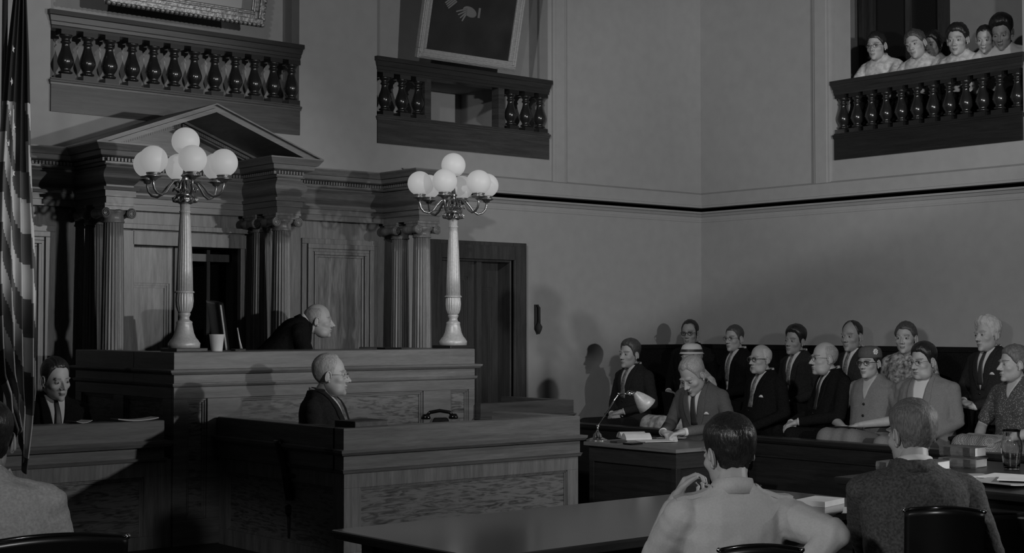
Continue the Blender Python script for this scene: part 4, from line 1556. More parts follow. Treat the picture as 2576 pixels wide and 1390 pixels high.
TORSO = [(-0.02, .150, .110, .02), (0.04, .172, .125, .01), (.12, .168, .125, 0), (.22, .155, .115, 0), (.32, .160, .115, .0), (.42, .172, .120, -.005), (.49, .168, .112, -.012), (.535, .150, .092, -.018), (.565, .118, .075, -.02), (.59, .085, .062, -.018), (.615, .060, .056, -.012)]


def ringpts(z, a, b, oy, n=20, sq=0.85):
    out = []
    for k in range(n):
        t = 2 * PI * k / n
        c, s = math.cos(t), math.sin(t)
        out.append((a * math.copysign(abs(c) ** sq, c), oy + b * math.copysign(abs(s) ** sq, s), z))
    return out


def person(P):
    s = P.get('s', 1.0)
    yaw = R(P['yaw'])
    lean, roll = R(P.get('lean', 0)), R(P.get('roll', 0))
    RL = Matrix.Rotation(roll, 3, 'Y') @ Matrix.Rotation(-lean, 3, 'X')
    hy, hp, hr = R(P.get('hyaw', P['yaw'])) - yaw, R(P.get('hpitch', 0)), R(P.get('hroll', 0))
    HR = Matrix.Rotation(hy, 3, 'Z') @ Matrix.Rotation(hp, 3, 'X') @ Matrix.Rotation(hr, 3, 'Y')
    hs = P.get('hs', 1.0) * s
    hoff = Vector(P.get('hoff', (0, 0.05, 0.70))) * s        # head centre in the torso frame
    RZ = Matrix.Rotation(yaw, 3, 'Z')
    HW = Vector(P['head'])
    hip = HW - RZ @ (RL @ hoff)
    HC = RL @ hoff
    RZi = RZ.inverted()

    def loc(w):
        return RZi @ (Vector(w) - hip)

    T = lambda v: RL @ (Vector(v) * s)
    vox = P.get('vox', 0.0065)
    female = P.get('female', False)
    w = P.get('w', 1.0) * (0.94 if female else 1.06)
    belly = P.get('belly', 0.0)
    # ---------------- arms
    sh = {}
    el = {}
    wr = {}
    fd = {}
    pn = {}
    A = P.get('arms', {})
    for sd, sx in (('R', 1), ('L', -1)):
        sh[sd] = T((sx * 0.168 * w, -0.015, 0.490))
        a = A.get(sd, {})
        el[sd] = loc(a['ew']) if 'ew' in a else Vector(a.get('e', (sx * 0.25, 0.03, 0.26))) * s
        wr[sd] = loc(a['ww']) if 'ww' in a else Vector(a.get('w', (sx * 0.075, 0.24, 0.17))) * s
        fd[sd] = RZi @ Vector(a['fw']) if 'fw' in a else Vector(a.get('f', (-sx * 0.75, 0.5, -0.1)))
        pn[sd] = RZi @ Vector(a['nw']) if 'nw' in a else Vector(a.get('n', (0, -0.2, -1)))
    legs = P.get('legs', True)
    # ---------------- body (one continuous skin surface)
    mb = MB()
    nb = T((0, -0.012, 0.56))
    hb = HC + HR @ Vector((0, -0.012, -0.045)) * hs
    mb.cap(nb, hb, 0.058 * s, 0.050 * hs, 16)
    mb.cap(nb.lerp(hb, 0.5), HC + HR @ Vector((0, 0.012, -0.075)) * hs, 0.046 * s, 0.034 * hs, 14)
    sleeve = P.get('sleeve', 'long')
    rr = [[T(q) for q in ringpts(z, a * 0.86 * w, b * 0.82, oy)] for z, a, b, oy in TORSO[:-1]]
    mb.rings(rr)
    for sd, sx in (('R', 1), ('L', -1)):
        if P.get('noarms') and sd in P['noarms']:
            continue
        k = 0.80 if sleeve == 'long' else 1.0
        mb.cap(sh[sd], el[sd], 0.046 * s * k, 0.038 * s * k)
        mb.cap(el[sd], el[sd].lerp(wr[sd], 0.35), 0.038 * s * k, 0.040 * s * k)
        mb.cap(el[sd].lerp(wr[sd], 0.35), wr[sd], 0.040 * s * k, 0.025 * s)
        a = A.get(sd, {})
        hand_prims(mb, wr[sd] + fd[sd].normalized() * 0.015, fd[sd], pn[sd], a.get('side', sx), a.get('curl', 0.45), s * (0.9 if female else 1.0), a.get('thumb', 0.6))
    hip_j = {}
    knee = {}
    ank = {}
    for sx in (1, -1):
        hip_j[sx] = Vector((sx * 0.085 * s, 0.03, 0.045))
        kn = P.get('knee', (0.11, 0.47, 0.13) if female else (0.12, 0.46, 0.09))
        knee[sx] = Vector((sx * kn[0] * s, kn[1] * s, kn[2] * s))
        dz = P.get('shin', 0.44)
        ank[sx] = knee[sx] + Vector((0, 0.03 + P.get('foot', 0), -dz * s))
        if legs:
            mb.cap(hip_j[sx], knee[sx], 0.062 * s, 0.045 * s)
            mb.cap(knee[sx], ank[sx], 0.045 * s, 0.032 * s)
    me = remesh(mb, vox, 5)
    n0 = len(me.vertices)
    co = np.empty(n0 * 3, 'f')
    me.vertices.foreach_get('co', co)
    co = co.reshape(-1, 3)
    body = MB()
    body.v = [tuple(q) for q in co]
    body.f = [tuple(p.vertices) for p in me.polygons]
    body.mi = [0] * len(body.f)
    body.sm = [True] * len(body.f)
    bpy.data.meshes.remove(me)
    # head
    nr, nc = P.get('hres', (84, 112))
    Pv, D, nr, nc = head_grid(P.get('H', {}), nr, nc)
    xf = lambda q: HC + HR @ (Vector(q) * hs)
    fs = grid_faces(nr, nc)
    fs.append(tuple(range(nc - 1, -1, -1)))
    fs.append(tuple((nr - 1) * nc + j for j in range(nc)))
    o = len(body.v)
    body.v += [tuple(xf(q)) for q in Pv]
    for f in fs:
        c = Pv[list(f)].mean(0)
        m_ = 0
        ax = abs(c[0])
        if c[1] > 0.05:
            if (ax / 0.0215) ** 2 + ((c[2] + 0.0695) / 0.0065) ** 2 < 1:
                m_ = 1
            bz = 0.0225 + 0.004 * math.cos((ax - 0.034) * 60) - 0.002
            if 0.013 < ax < 0.052 and abs(c[2] - bz) < 0.0034:
                m_ = 2
            if ((ax - 0.0315) / 0.0135) ** 2 + ((c[2] + 0.001) / (0.0058 if not P.get('shut') else 0.001)) ** 2 < 1:
                m_ = 3
                if ((ax - 0.0315) / 0.0062) ** 2 + ((c[2] + 0.001) / 0.0062) ** 2 < 1:
                    m_ = 4
            elif ((ax - 0.0315) / 0.016) ** 2 + ((c[2] + 0.001) / 0.0078) ** 2 < 1 and c[2] > 0.003:
                m_ = 2
        body.f.append(tuple(o + i for i in f))
        body.mi.append(m_)
        body.sm.append(True)
    eb = MB()
    for sx in (1, -1):
        ear_prims(eb, sx)
    eb.v = [tuple(xf(q)) for q in eb.v]
    o = len(body.v)
    body.v += eb.v
    body.f += [tuple(o + i for i in f) for f in eb.f]
    body.mi += [0] * len(eb.f)
    body.sm += [True] * len(eb.f)
    sk = M[P.get('skin', 'skin')]
    brow = M['brow_grey'] if P.get('greybrow') else M['brow']
    ob = body.build('person', [sk, M['lip'], brow, M['eye'], M['iris']], fix=False)
    ob.location = hip
    ob.rotation_euler = (0, 0, yaw)
    tag(ob, P['label'], 'person', P.get('group'))

    def part(mb_, name, mats, parent=ob, label=None, fix=True):
        q = mb_.build(name, mats, None, label, fix=fix)
        q.parent = parent
        return q

    # ---------------- hair
    hst = P.get('hair')
    if hst:
        hv, hf, m = hair_mesh(P.get('H', {}), hst, Pv, D, nr, nc, P['seed'])
        h = MB()
        if hst.get('line') != 'bald':
            hf = hf + [tuple((nr - 1) * nc + j for j in range(nc))]
        h.add([xf(q) for q in hv], hf, True)
        if hst.get('roll'):       # pinned rolls of hair
            for (x, y, z, r_) in hst['roll']:
                h.ell(xf((x, y, z)), (r_ * hs, r_ * hs, r_ * hs * 0.8), n=12, k=7)
        part(h, 'hair', M[hst['mat']], fix=False)
    if P.get('hat'):
        h = MB()
        if P['hat'] == 'light':
            pr = [(0.112, 0.045), (0.104, 0.052), (0.096, 0.065), (0.092, 0.095), (0.078, 0.122), (0.05, 0.135), (0.01, 0.138)]
            h.lathe(pr, (0, -0.012, 0), n=32, ell=(0.92, 1.12))
            hb_ = MB()
            hb_.lathe([(0.1005, 0.062), (0.0975, 0.085)], (0, -0.012, 0), n=32, ell=(0.92, 1.12), caps=False)
            for q in hb_.v[:0]:
                pass
            h.v = [tuple(xf(q)) for q in h.v]
            hb_.v = [tuple(xf(q)) for q in hb_.v]
            ho = part(h, 'hat', M['shirt'], label='light hat')
            part(hb_, 'hat_band', M['tie'], ho)
        else:
            h.lathe([(0.094, 0.040), (0.098, 0.048), (0.096, 0.08), (0.084, 0.112), (0.055, 0.130), (0.01, 0.135)], (0, -0.02, 0), n=32, ell=(0.90, 1.10))
            h.v = [tuple(xf(q)) for q in h.v]
            ho = part(h, 'hat', M['suit_mid'], label='dark close-fitting hat')
            fl = MB()
            for k in range(7):
                a = 2 * PI * k / 7
                fl.ell(xf((-0.075 + 0.004 * math.cos(a), 0.028 + 0.016 * math.cos(a), 0.088 + 0.016 * math.sin(a))), (0.010, 0.010, 0.010), n=8, k=5)
            fl.ell(xf((-0.080, 0.028, 0.088)), (0.008, 0.008, 0.008), n=8, k=5)
            part(fl, 'flower_trim', M['shirt'], ho)
    # ---------------- spectacles
    gl = P.get('glasses')
    if gl:
        h = MB()
        r_ = 0.0027 if gl == 'thick' else 0.0013
        for sx in (1, -1):
            pts = []
            for k in range(25):
                a = 2 * PI * k / 24
                pts.append((sx * 0.033 + 0.0195 * math.cos(a), 0.0985 - 0.10 * abs(sx * 0.033 + 0.0195 * math.cos(a)) ** 1.3, -0.003 + 0.0155 * math.sin(a)))
            h.tube(pts, r_, 6, caps=False)
            if gl != 'thin':
                h.tube([(sx * 0.013, 0.100, 0.012), (sx * 0.033, 0.098, 0.0155), (sx * 0.053, 0.094, 0.012)], r_ * 1.3, 6)
            h.tube([(sx * 0.054, 0.094, 0.004), (sx * 0.070, 0.075, 0.006), (sx * 0.080, 0.0, 0.004), (sx * 0.079, -0.02, -0.006)], r_, 6)
        h.tube([(-0.012, 0.101, 0.002), (0, 0.105, 0.005), (0.012, 0.101, 0.002)], r_, 6)
        h.v = [tuple(xf(q)) for q in h.v]
        part(h, 'glasses', M['frames'] if gl != 'thin' else M['lamp_arm'])
    # ---------------- garments
    fit = P.get('fit', 'suit')
    mat = M[P.get('mat', 'suit_dark')]
    pad = {'suit': 0.012, 'shirt': 0.006, 'dress': 0.006}[fit]
    gar = MB()
    rr = []
    for z, a, b, oy in TORSO:
        bb = b + belly * math.exp(-((z - 0.2) / 0.13) ** 2)
        a2 = a + belly * 0.4 * math.exp(-((z - 0.2) / 0.15) ** 2)
        if z > 0.55:
            p_ = pad * 0.5
        else:
            p_ = pad
        rr.append([T(q) for q in ringpts(z, (a2 * w if z < 0.56 else a2) + p_, bb + p_, oy + (belly * 0.7 * math.exp(-((z - 0.2) / 0.13) ** 2)))])
    gar.rings(rr)
    if female:
        for sx in (1, -1):
            gar.ell(T((sx * 0.066, 0.078, 0.36)), (0.066 * s, 0.050 * s, 0.062 * s))
    slv = P.get('slv', 0.5)
    lo_ = P.get('loose', 1.0)
    for sd, sx in (('R', 1), ('L', -1)):
        if P.get('noarms') and sd in P['noarms']:
            continue
        gar.ell(sh[sd], (0.066 * s, 0.062 * s, 0.058 * s))
        dcol = T((sx * 0.085, -0.02, 0.550))
        gar.cap(dcol, sh[sd] + Vector((0, 0, 0.012)), 0.035 * s, 0.052 * s)
        if sleeve == 'long':
            we = el[sd].lerp(wr[sd], 0.93)
            gar.cap(sh[sd], el[sd], 0.062 * s * lo_, (0.052 if fit == 'suit' else 0.048) * s * lo_)
            gar.cap(el[sd], we, (0.052 if fit == 'suit' else 0.047) * s * lo_, (0.037 if fit == 'suit' else 0.036) * s)
        else:
            gar.cap(sh[sd], sh[sd].lerp(el[sd], slv), 0.062 * s, 0.060 * s)
    gm = remesh(gar, 0.009 if vox > 0.005 else 0.007, 7)
    n0 = len(gm.vertices)
    co = np.empty(n0 * 3, 'f')
    no = np.empty(n0 * 3, 'f')
    gm.vertices.foreach_get('co', co)
    gm.vertices.foreach_get('normal', no)
    co, no = co.reshape(-1, 3), no.reshape(-1, 3)
    amp = P.get('wrinkle', 0.006)
    for i in range(n0):
        c = co[i]
        v = noise.noise(Vector((c[0] * 9 + P['seed'] * 3, c[1] * 9, c[2] * 15))) + 0.5 * noise.noise(Vector((c[0] * 22 + 7, c[1] * 22, c[2] * 30 + P['seed'])))
        # folds gather at the elbows and armpits
        for sd in ('R', 'L'):
            if P.get('noarms') and sd in P['noarms']:
                continue
            for jn in (el[sd], sh[sd]):
                dd_ = (Vector(c) - jn)
                q = math.exp(-(dd_.length / 0.10) ** 2)
                if q > 0.05:
                    ax_ = (el[sd] - sh[sd]).normalized()
                    v += q * 0.55 * math.sin(dd_.dot(ax_) * 95 + 2.5 * v + 40 * dd_.x)
        co[i] += no[i] * v * amp * 0.6
    gm.vertices.foreach_set('co', co.ravel())
    gm.update()
    gname = {'suit': 'jacket', 'shirt': 'shirt', 'dress': 'dress'}[fit]
    gm.materials.append(mat)
    go = bpy.data.objects.new(gname, gm)
    COL.objects.link(go)
    go.parent = ob
    bvh = BVHTree.FromPolygons([Vector(c) for c in co], [tuple(p.vertices) for p in gm.polygons])

    def patch(name, rows, off, mt, parent, n=9, label=None, start=0.19):
        """rows: (z, xL, xR) in the torso frame, laid on the garment's front"""
        f_, b_ = [], []
        dirn = RL @ Vector((0, -1, 0))
        last = None
        for z, xl, xr in rows:
            for k in range(n):
                x = xl + (xr - xl) * k / (n - 1)
                o_ = T((x, start + belly, z))
                hit, nn, _, _ = bvh.ray_cast(o_, dirn, 0.5)
                if hit is None:
                    hit = last[0] if last else T((x, 0.07, z))
                    nn = last[1] if last else RL @ Vector((0, 1, 0))
                last = (hit, nn)
                q = T((x, 0, z))
                # keep lateral place, take depth from the garment
                f_.append(hit + nn * off)
                b_.append(hit - nn * 0.004)
        m_ = len(rows)
        mbp = MB()
        N = n * m_
        ff = []
        for i in range(m_ - 1):
            for j in range(n - 1):
                a = i * n + j
                ff.append((a, a + 1, a + n + 1, a + n))
                ff.append((N + a + n, N + a + n + 1, N + a + 1, N + a))
        for j in range(n - 1):
            ff.append((j + 1, j, N + j, N + j + 1))
            a = (m_ - 1) * n + j
            ff.append((a, a + 1, N + a + 1, N + a))
        for i in range(m_ - 1):
            a = i * n
            ff.append((a, a + n, N + a + n, N + a))
            a = i * n + n - 1
            ff.append((a + n, a, N + a, N + a + n))
        mbp.add(f_ + b_, ff, True)
        return part(mbp, name, mt, parent, label)

    def collar(name, r0, r1, zc, h_, mt, parent, tiltdeg=12, thick=0.006, gap=0.0, yoff=-0.014, dip=0.0):
        """standing band round the neck; gap opens it at the throat"""
        mbc = MB()
        n = 36
        rings_ = []
        for k in range(n + 1):
            a = -PI / 2 + gap + (2 * PI - 2 * gap) * k / n if gap else 2 * PI * k / n
            aa = a + PI if gap else a
            # angle measured so that the opening looks forward (+y)
            c_, s_ = math.cos(aa + 0), math.sin(aa)
            zz = zc + math.sin(-R(tiltdeg)) * s_ * r0 - dip * max(0, s_)
            q = [(c_ * r0, yoff + s_ * r0, zz), (c_ * (r0 + thick), yoff + s_ * (r0 + thick), zz), (c_ * (r1 + thick), yoff + s_ * (r1 + thick), zz + h_), (c_ * r1, yoff + s_ * r1, zz + h_)]
            rings_.append([T(v) for v in q])
        mbc.rings(rings_, caps=bool(gap), smooth=True)
        return part(mbc, name, mt, parent)

    if fit == 'suit':
        vz = P.get('vz', 0.30)
        zs = [vz + (0.60 - vz) * k / 12 for k in range(13)]
        sh_rows = [(z, -0.006 - 0.062 * ((z - vz) / (0.60 - vz)) ** 0.9, 0.006 + 0.062 * ((z - vz) / (0.60 - vz)) ** 0.9) for z in zs]
        so = patch('shirt', sh_rows, 0.004, M['shirt'] if not P.get('shirtmat') else M[P['shirtmat']], ob, label='white shirt front' if not P.get('shirtmat') else None)
        collar('shirt_collar', 0.063, 0.060, 0.575, 0.036, M['shirt'] if not P.get('shirtmat') else M[P['shirtmat']], so, 16)
        if P.get('tie', 'tie'):
            tr = [(z, -(0.011 + 0.020 * (0.572 - z) / 0.27), 0.011 + 0.020 * (0.572 - z) / 0.27) for z in [max(vz, 0.30) + (0.565 - max(vz, 0.30)) * k / 10 for k in range(11)]]
            patch('tie', tr, 0.010, M[P.get('tie', 'tie')], so, n=5)
            kn_ = MB()
            kn_.ell(T((0, 0.056, 0.572)), (0.017 * s, 0.012 * s, 0.016 * s), n=10, k=6)
            part(kn_, 'tie_knot', M[P.get('tie', 'tie')], so)
        for sx in (1, -1):
            rows = []
            for z in zs:
                t = (z - vz) / (0.60 - vz)
                xi = 0.004 + 0.060 * t ** 0.9
                wd = 0.050 * math.sin(PI * min(1, 0.12 + t * 0.80)) + 0.008
                rows.append((z, sx * xi, sx * (xi + wd)))
            patch('lapel', rows, 0.009, mat, go, n=6)
        collar('jacket_collar', 0.082, 0.065, 0.545, 0.044, mat, go, 14, 0.008, dip=0.015, yoff=-0.018)
        if P.get('hanky'):
            patch('pocket_square', [(0.385, -0.125, -0.085), (0.395, -0.12, -0.09), (0.405, -0.112, -0.100)], 0.012, M['shirt'], go, n=4)
        for k in range(2):
            q = MB()
            hit, nn, _, _ = bvh.ray_cast(T((0.012, 0.25 + belly, vz - 0.03 - 0.09 * k)), RL @ Vector((0, -1, 0)), 0.5)
            if hit is not None:
                q.ell(hit + nn * 0.004, (0.010, 0.006, 0.010), n=10, k=5)
                part(q, 'button', M['black_gloss'], go)
        if sleeve == 'long':
            for sd in ('R', 'L'):
                if P.get('noarms') and sd in P['noarms']:
                    continue
                q = MB()
                d_ = (wr[sd] - el[sd]).normalized()
                q.tube([el[sd].lerp(wr[sd], 0.90), wr[sd] + d_ * 0.004], 0.0315 * s, 16)
                part(q, 'shirt_cuff', M['shirt'] if not P.get('shirtmat') else M[P['shirtmat']], so)
    elif fit == 'shirt':
        if P.get('uniform'):
            # fold-down collar, epaulettes, shoulder patch
            collar('collar', 0.074, 0.062, 0.562, 0.055, mat, go, 14, 0.007)
            for sx in (1, -1):
                e_ = MB()
                rr = []
                for k in range(9):
                    t = k / 8
                    a_ = T((sx * (0.080 + 0.125 * t), -0.02, 0.75))
                    hh = bvh.ray_cast(a_, RL @ Vector((0, 0, -1)), 0.5)[0]
                    hit = hh if hh is not None else T((sx * (0.080 + 0.125 * t), -0.02, 0.57))
                    up_ = RL @ Vector((sx * 0.35, 0, 1)).normalized()
                    fy = RL @ Vector((0, 1, 0))
                    wv = (0.022 + 0.006 * t) * s
                    b0_, b1_ = hit - fy * wv, hit + fy * wv
                    rr.append([b0_ - up_ * .008, b1_ - up_ * .008, b1_ + up_ * 0.006, b0_ + up_ * 0.006])
                e_.rings(rr, smooth=False)
                ep = part(e_, 'epaulette', mat, go)
                hit = bvh.find_nearest(T((sx * 0.10, -0.02, 0.60)))
                q = MB()
                q.ell(hit[0] + hit[1] * 0.009, (0.006, 0.006, 0.004), n=8, k=5)
                part(q, 'button', M['groove'], ep)
        else:
            collar('collar', 0.072, 0.062, 0.566, 0.04, mat, go, 18, 0.006, dip=0.01)
    else:
        nv = P.get('neckline', 0.46)
        zs = [nv + (0.60 - nv) * k / 8 for k in range(9)]
        rows = [(z, -0.004 - 0.055 * (z - nv) / (0.60 - nv), 0.004 + 0.055 * (z - nv) / (0.60 - nv)) for z in zs]
        patch('neckline', rows, 0.004, sk, go, n=7, label='bare V of skin at the neckline')
        for k in range(3):
            q = MB()
            hit, nn, _, _ = bvh.ray_cast(T((0.0, 0.25, nv - 0.04 - 0.09 * k)), RL @ Vector((0, -1, 0)), 0.5)
            if hit is not None and P.get('buttons'):
                q.ell(hit + nn * 0.004, (0.011, 0.007, 0.011), n=10, k=5)
                part(q, 'button', M['black_gloss'], go)
    # ---------------- trousers / skirt
    if legs:
        t = MB()
        if female:
            t.cap(hip_j[1], knee[1], 0.105 * s, 0.088 * s)
            t.cap(hip_j[-1], knee[-1], 0.105 * s, 0.088 * s)
            mid0, mid1 = (hip_j[1] + hip_j[-1]) / 2, (knee[1] + knee[-1]) / 2
            t.cap(mid0 + Vector((0, 0, .012)), mid1 + Vector((0, -.01, .004)), 0.10 * s, 0.086 * s)
            for sx in (1, -1):
                t.cap(knee[sx], knee[sx].lerp(ank[sx], 0.6), 0.088 * s, 0.095 * s)
            t.cap(mid1, mid1 + (ank[1] - knee[1]) * 0.6, 0.08 * s, 0.09 * s)
            tm = remesh(t, 0.012, 40)
            tm.materials.append(M[P.get('skirt', P.get('mat'))])
            nm = 'skirt'
        else:
            t.rings([[Vector(q) * s for q in ringpts(z, a, b, oy)] for z, a, b, oy in ((-0.03, .15, .10, .02), (0.05, .165, .12, .01), (0.14, .155, .115, 0))])
            for sx in (1, -1):
                t.cap(hip_j[sx], knee[sx], 0.088 * s, 0.068 * s)
                t.cap(knee[sx], ank[sx], 0.068 * s, 0.052 * s)
            tm = remesh(t, 0.012, 7)
            tm.materials.append(M[P.get('trouser', P.get('mat'))])
            nm = 'trousers'
        to = bpy.data.objects.new(nm, tm)
        COL.objects.link(to)
        to.parent = ob
        if P.get('shoes', True):
            for sx in (1, -1):
                q = MB()
                f0 = ank[sx] + Vector((0, -0.03, -0.045))
                q.cap(f0, f0 + Vector((0, 0.17, -0.012)), 0.036, 0.034)
                q.cap(ank[sx], f0 + Vector((0, .03, 0)), 0.04, 0.04)
                part(q, 'shoe', M['black_gloss'])
    P['hip'] = hip
    P['ob'] = ob
    return ob

SEED = [0]
PEOPLE = []


def seat(**k):
    SEED[0] += 1
    k['seed'] = SEED[0] * 1.37
    person(k)
    PEOPLE.append(k)
    return k


H = lambda px, py, X: at(px, py, X=X)
FOLD = {'R': dict(e=(0.26, 0.0, 0.25), w=(0.085, 0.19, 0.15), f=(-0.85, 0.45, -0.05), n=(0, -0.3, -1), curl=0.4),
        'L': dict(e=(-0.26, 0.0, 0.25), w=(-0.085, 0.20, 0.18), f=(0.85, 0.45, -0.15), n=(0, -0.3, -1), curl=0.4)}
LAP = {'R': dict(e=(0.25, -0.01, 0.25), w=(0.13, 0.24, 0.14), f=(-0.5, 0.8, -0.2), curl=0.35),
       'L': dict(e=(-0.25, -0.01, 0.25), w=(-0.13, 0.24, 0.14), f=(0.5, 0.8, -0.2), curl=0.35)}
MAN_D = dict(line='man', thick=0.012, mat='hair_dark', top=0.008)
MAN_B = dict(line='man', thick=0.012, mat='hair_brown', top=0.010)

# ---- judge, leaning to his left over the bench
seat(label="balding judge in a black robe leaning forward behind the tall bench", head=at(803, 806, Y=9.18), yaw=-116, hyaw=-126, lean=44, hpitch=-2,
     hoff=(0, 0.045, 0.67), mat='suit_black', vz=0.42, tie=None, hair=dict(line='bald', thick=0.005, mat='hair_grey'), greybrow=True, H=dict(full=0.006), belly=0.03,
     arms={'R': dict(e=(0.27, 0.42, 0.10), w=(0.10, 0.60, 0.0), f=(-0.8, 0.5, 0), curl=0.4), 'L': dict(e=(-0.27, 0.40, 0.12), w=(-0.12, 0.62, 0.02), f=(0.7, 0.5, 0), curl=0.4)})
# ---- witness
seat(label='elderly white-haired witness in a dark suit seated in profile inside the witness box', head=at(833, 943, Y=7.45), yaw=-140, hyaw=-128, lean=-4, hpitch=0, hs=1.02, w=1.08,
     mat='suit_dark', vz=0.32, hair=dict(line='receding', thick=0.006, mat='hair_grey', **{'raise': 0.004}), greybrow=True, H=dict(full=0.006), belly=0.04, arms=LAP, glasses='thin',
     hoff=(0, 0.06, 0.69), tie='tie_mid', shin=0.36)
# ---- clerk on the left
seat(label='dark-haired clerk in a dark suit and tie glowering beside the flag at the left desk', head=at(141, 953, Y=8.85), yaw=176, hyaw=186, hroll=4, hpitch=-12, lean=6, hs=1.04,
     mat='suit_black', vz=0.30, hair=dict(line='man', thick=0.009, mat='hair_dark', part=0.03, **{'raise': 0.006}), arms=FOLD, H=dict(jaw=1.08), w=1.02)
# ---- first row of the jury, nearest the back wall first
XF = 9.62
seat(label='young dark-suited man with folded hands, far left end of the front jury row', head=H(1583, 890, XF), yaw=88, hyaw=94, hroll=-3, mat='suit_dark', hair=dict(line='man', thick=0.012, mat='hair_brown', top=0.010),
     arms=FOLD, tie='tie_mid', H=dict(jaw=1.08), hs=1.05, knee=(0.14, 0.47, 0.06))
seat(label='woman in a light banded hat and light print dress, mostly hidden behind the bowed man', head=H(1738, 902, XF), yaw=80, hyaw=96, lean=4, female=True, fit='dress', mat='dress_light', skirt='dress_light',
     hair=dict(line='woman', thick=0.016, mat='hair_grey'), hat='light', sleeve='short', slv=0.9, arms={'R': dict(e=(0.25, 0.02, 0.24), w=(0.10, 0.26, 0.15)), 'L': dict(e=(-0.28, 0.06, 0.24), w=(-0.1, 0.28, 0.14))})
seat(label='bald man in glasses and black suit with pocket square, front jury row, third from left', head=H(1912, 903, XF), yaw=78, hyaw=82, mat='suit_black', hair=dict(line='bald', thick=0.006, mat='hair_white'), glasses='thick', greybrow=True,
     arms=LAP, hanky=True, tie='tie_mid', H=dict(full=0.004), belly=0.03)
seat(label='bald man in black coat with pale clasped hands, nearly in profile, front jury row', head=H(2072, 901, XF), yaw=64, hyaw=64, mat='suit_black', hair=dict(line='bald', thick=0.006, mat='hair_grey'), glasses='wire', lean=6, hs=1.08, H=dict(full=0.008, nose=1.12), belly=0.05,
     arms={'R': dict(e=(0.26, 0.12, 0.24), w=(0.07, 0.38, 0.17), f=(-0.7, 0.6, -0.2), curl=0.5), 'L': dict(e=(-0.26, 0.12, 0.24), w=(-0.07, 0.38, 0.19), f=(0.7, 0.6, -0.3), curl=0.5)})
seat(label='woman in glasses, dark flowered hat and grey buttoned dress, front jury row', head=H(2186, 912, XF), yaw=94, hyaw=96, female=True, fit='dress', mat='dress_grey', skirt='dress_grey', buttons=True, glasses='thick',
     hair=dict(line='updo', thick=0.010, mat='hair_dark'), hat='dark', sleeve='short', slv=0.62, neckline=0.42, w=1.1, belly=0.02,
     arms={'R': dict(e=(0.33, 0.08, 0.26), w=(0.09, 0.27, 0.20), f=(-0.95, 0.2, -0.05), curl=0.35), 'L': dict(e=(-0.31, 0.08, 0.27), w=(-0.07, 0.29, 0.23), f=(0.95, 0.15, -0.2), curl=0.35)})
seat(label='stout dark-haired man in glasses and an open light grey jacket, front jury row', head=H(2322, 908, XF), yaw=96, hyaw=84, mat='suit_lightgrey', hair=dict(line='man', thick=0.013, mat='hair_dark', top=0.006), glasses='wire', w=1.14, belly=0.06, hs=1.08, hpitch=-6,
     H=dict(full=0.010, nose=1.15, jaw=1.1), tie=None, vz=0.16, arms=LAP)
seat(label='woman in dark dotted dress holding a paper at the right end, front jury row', head=H(2548, 915, XF), yaw=84, hyaw=60, female=True, fit='dress', mat='dotted', skirt='checked', hs=1.05,
     hair=dict(line='updo', thick=0.014, mat='hair_mid', curl=0.006), sleeve='short', slv=0.75, w=1.08, H=dict(nose=1.1),
     arms={'R': dict(e=(0.27, 0.06, 0.24), w=(0.12, 0.30, 0.15), f=(-0.3, 0.9, -0.1), curl=0.3), 'L': dict(e=(-0.25, 0.10, 0.24), w=(-0.13, 0.36, 0.17), f=(0.3, 0.9, 0.0), curl=0.3)})
# ---- back row of the jury
XK = 10.62
seat(label='man with heavy dark glasses and dark suit, left end of the back jury row', head=H(1735, 838, XK), yaw=104, hyaw=116, mat='suit_black', skin='skin_tan', hair=dict(line='receding', thick=0.007, mat='hair_dark', **{'raise': -0.012}), glasses='thick', arms=LAP, hs=1.05, legs=False)
seat(label='lean man in glasses and open dark jacket, second in the back jury row', head=H(1846, 851, XK), yaw=78, hyaw=94, mat='suit_black', hair=dict(line='man', thick=0.008, mat='hair_brown'), glasses='wire', tie='tie_mid', vz=0.16, legs=False,
     arms={'R': dict(e=(0.25, 0.04, 0.24), w=(0.05, 0.28, 0.15), f=(-0.8, 0.5, -0.2), curl=0.3), 'L': dict(e=(-0.25, 0.04, 0.24), w=(-0.06, 0.28, 0.17), f=(0.8, 0.5, -0.2), curl=0.3)})
seat(label='man with dark wavy quiff and patterned tie in the middle of the back jury row', head=H(1999, 856, XK), yaw=82, hyaw=94, hroll=-6, mat='suit_dark', skin='skin_tan', hair=dict(line='man', thick=0.015, mat='hair_dark', top=0.014), tie='tie_mid', vz=0.24, arms=LAP, legs=False, hs=1.05)
seat(label='balding man in a dark suit and patterned tie, fourth in the back jury row', head=H(2142, 846, XK), yaw=84, hyaw=96, mat='suit_dark', skin='skin_tan', hair=dict(line='receding', thick=0.007, mat='hair_dark', **{'raise': 0.022}), tie='tie_mid', vz=0.26, arms=LAP, legs=False, hs=1.08)
seat(label='woman with pinned-up hair and a floral blouse in the back jury row', head=H(2278, 850, XK), yaw=100, hyaw=108, female=True, fit='dress', mat='floral', hair=dict(line='updo', thick=0.013, mat='hair_brown', roll=[(-0.02, -0.10, 0.06, 0.035), (0.03, -0.09, 0.07, 0.03)]), w=1.15, legs=False, arms=LAP, neckline=0.55, hs=1.08)
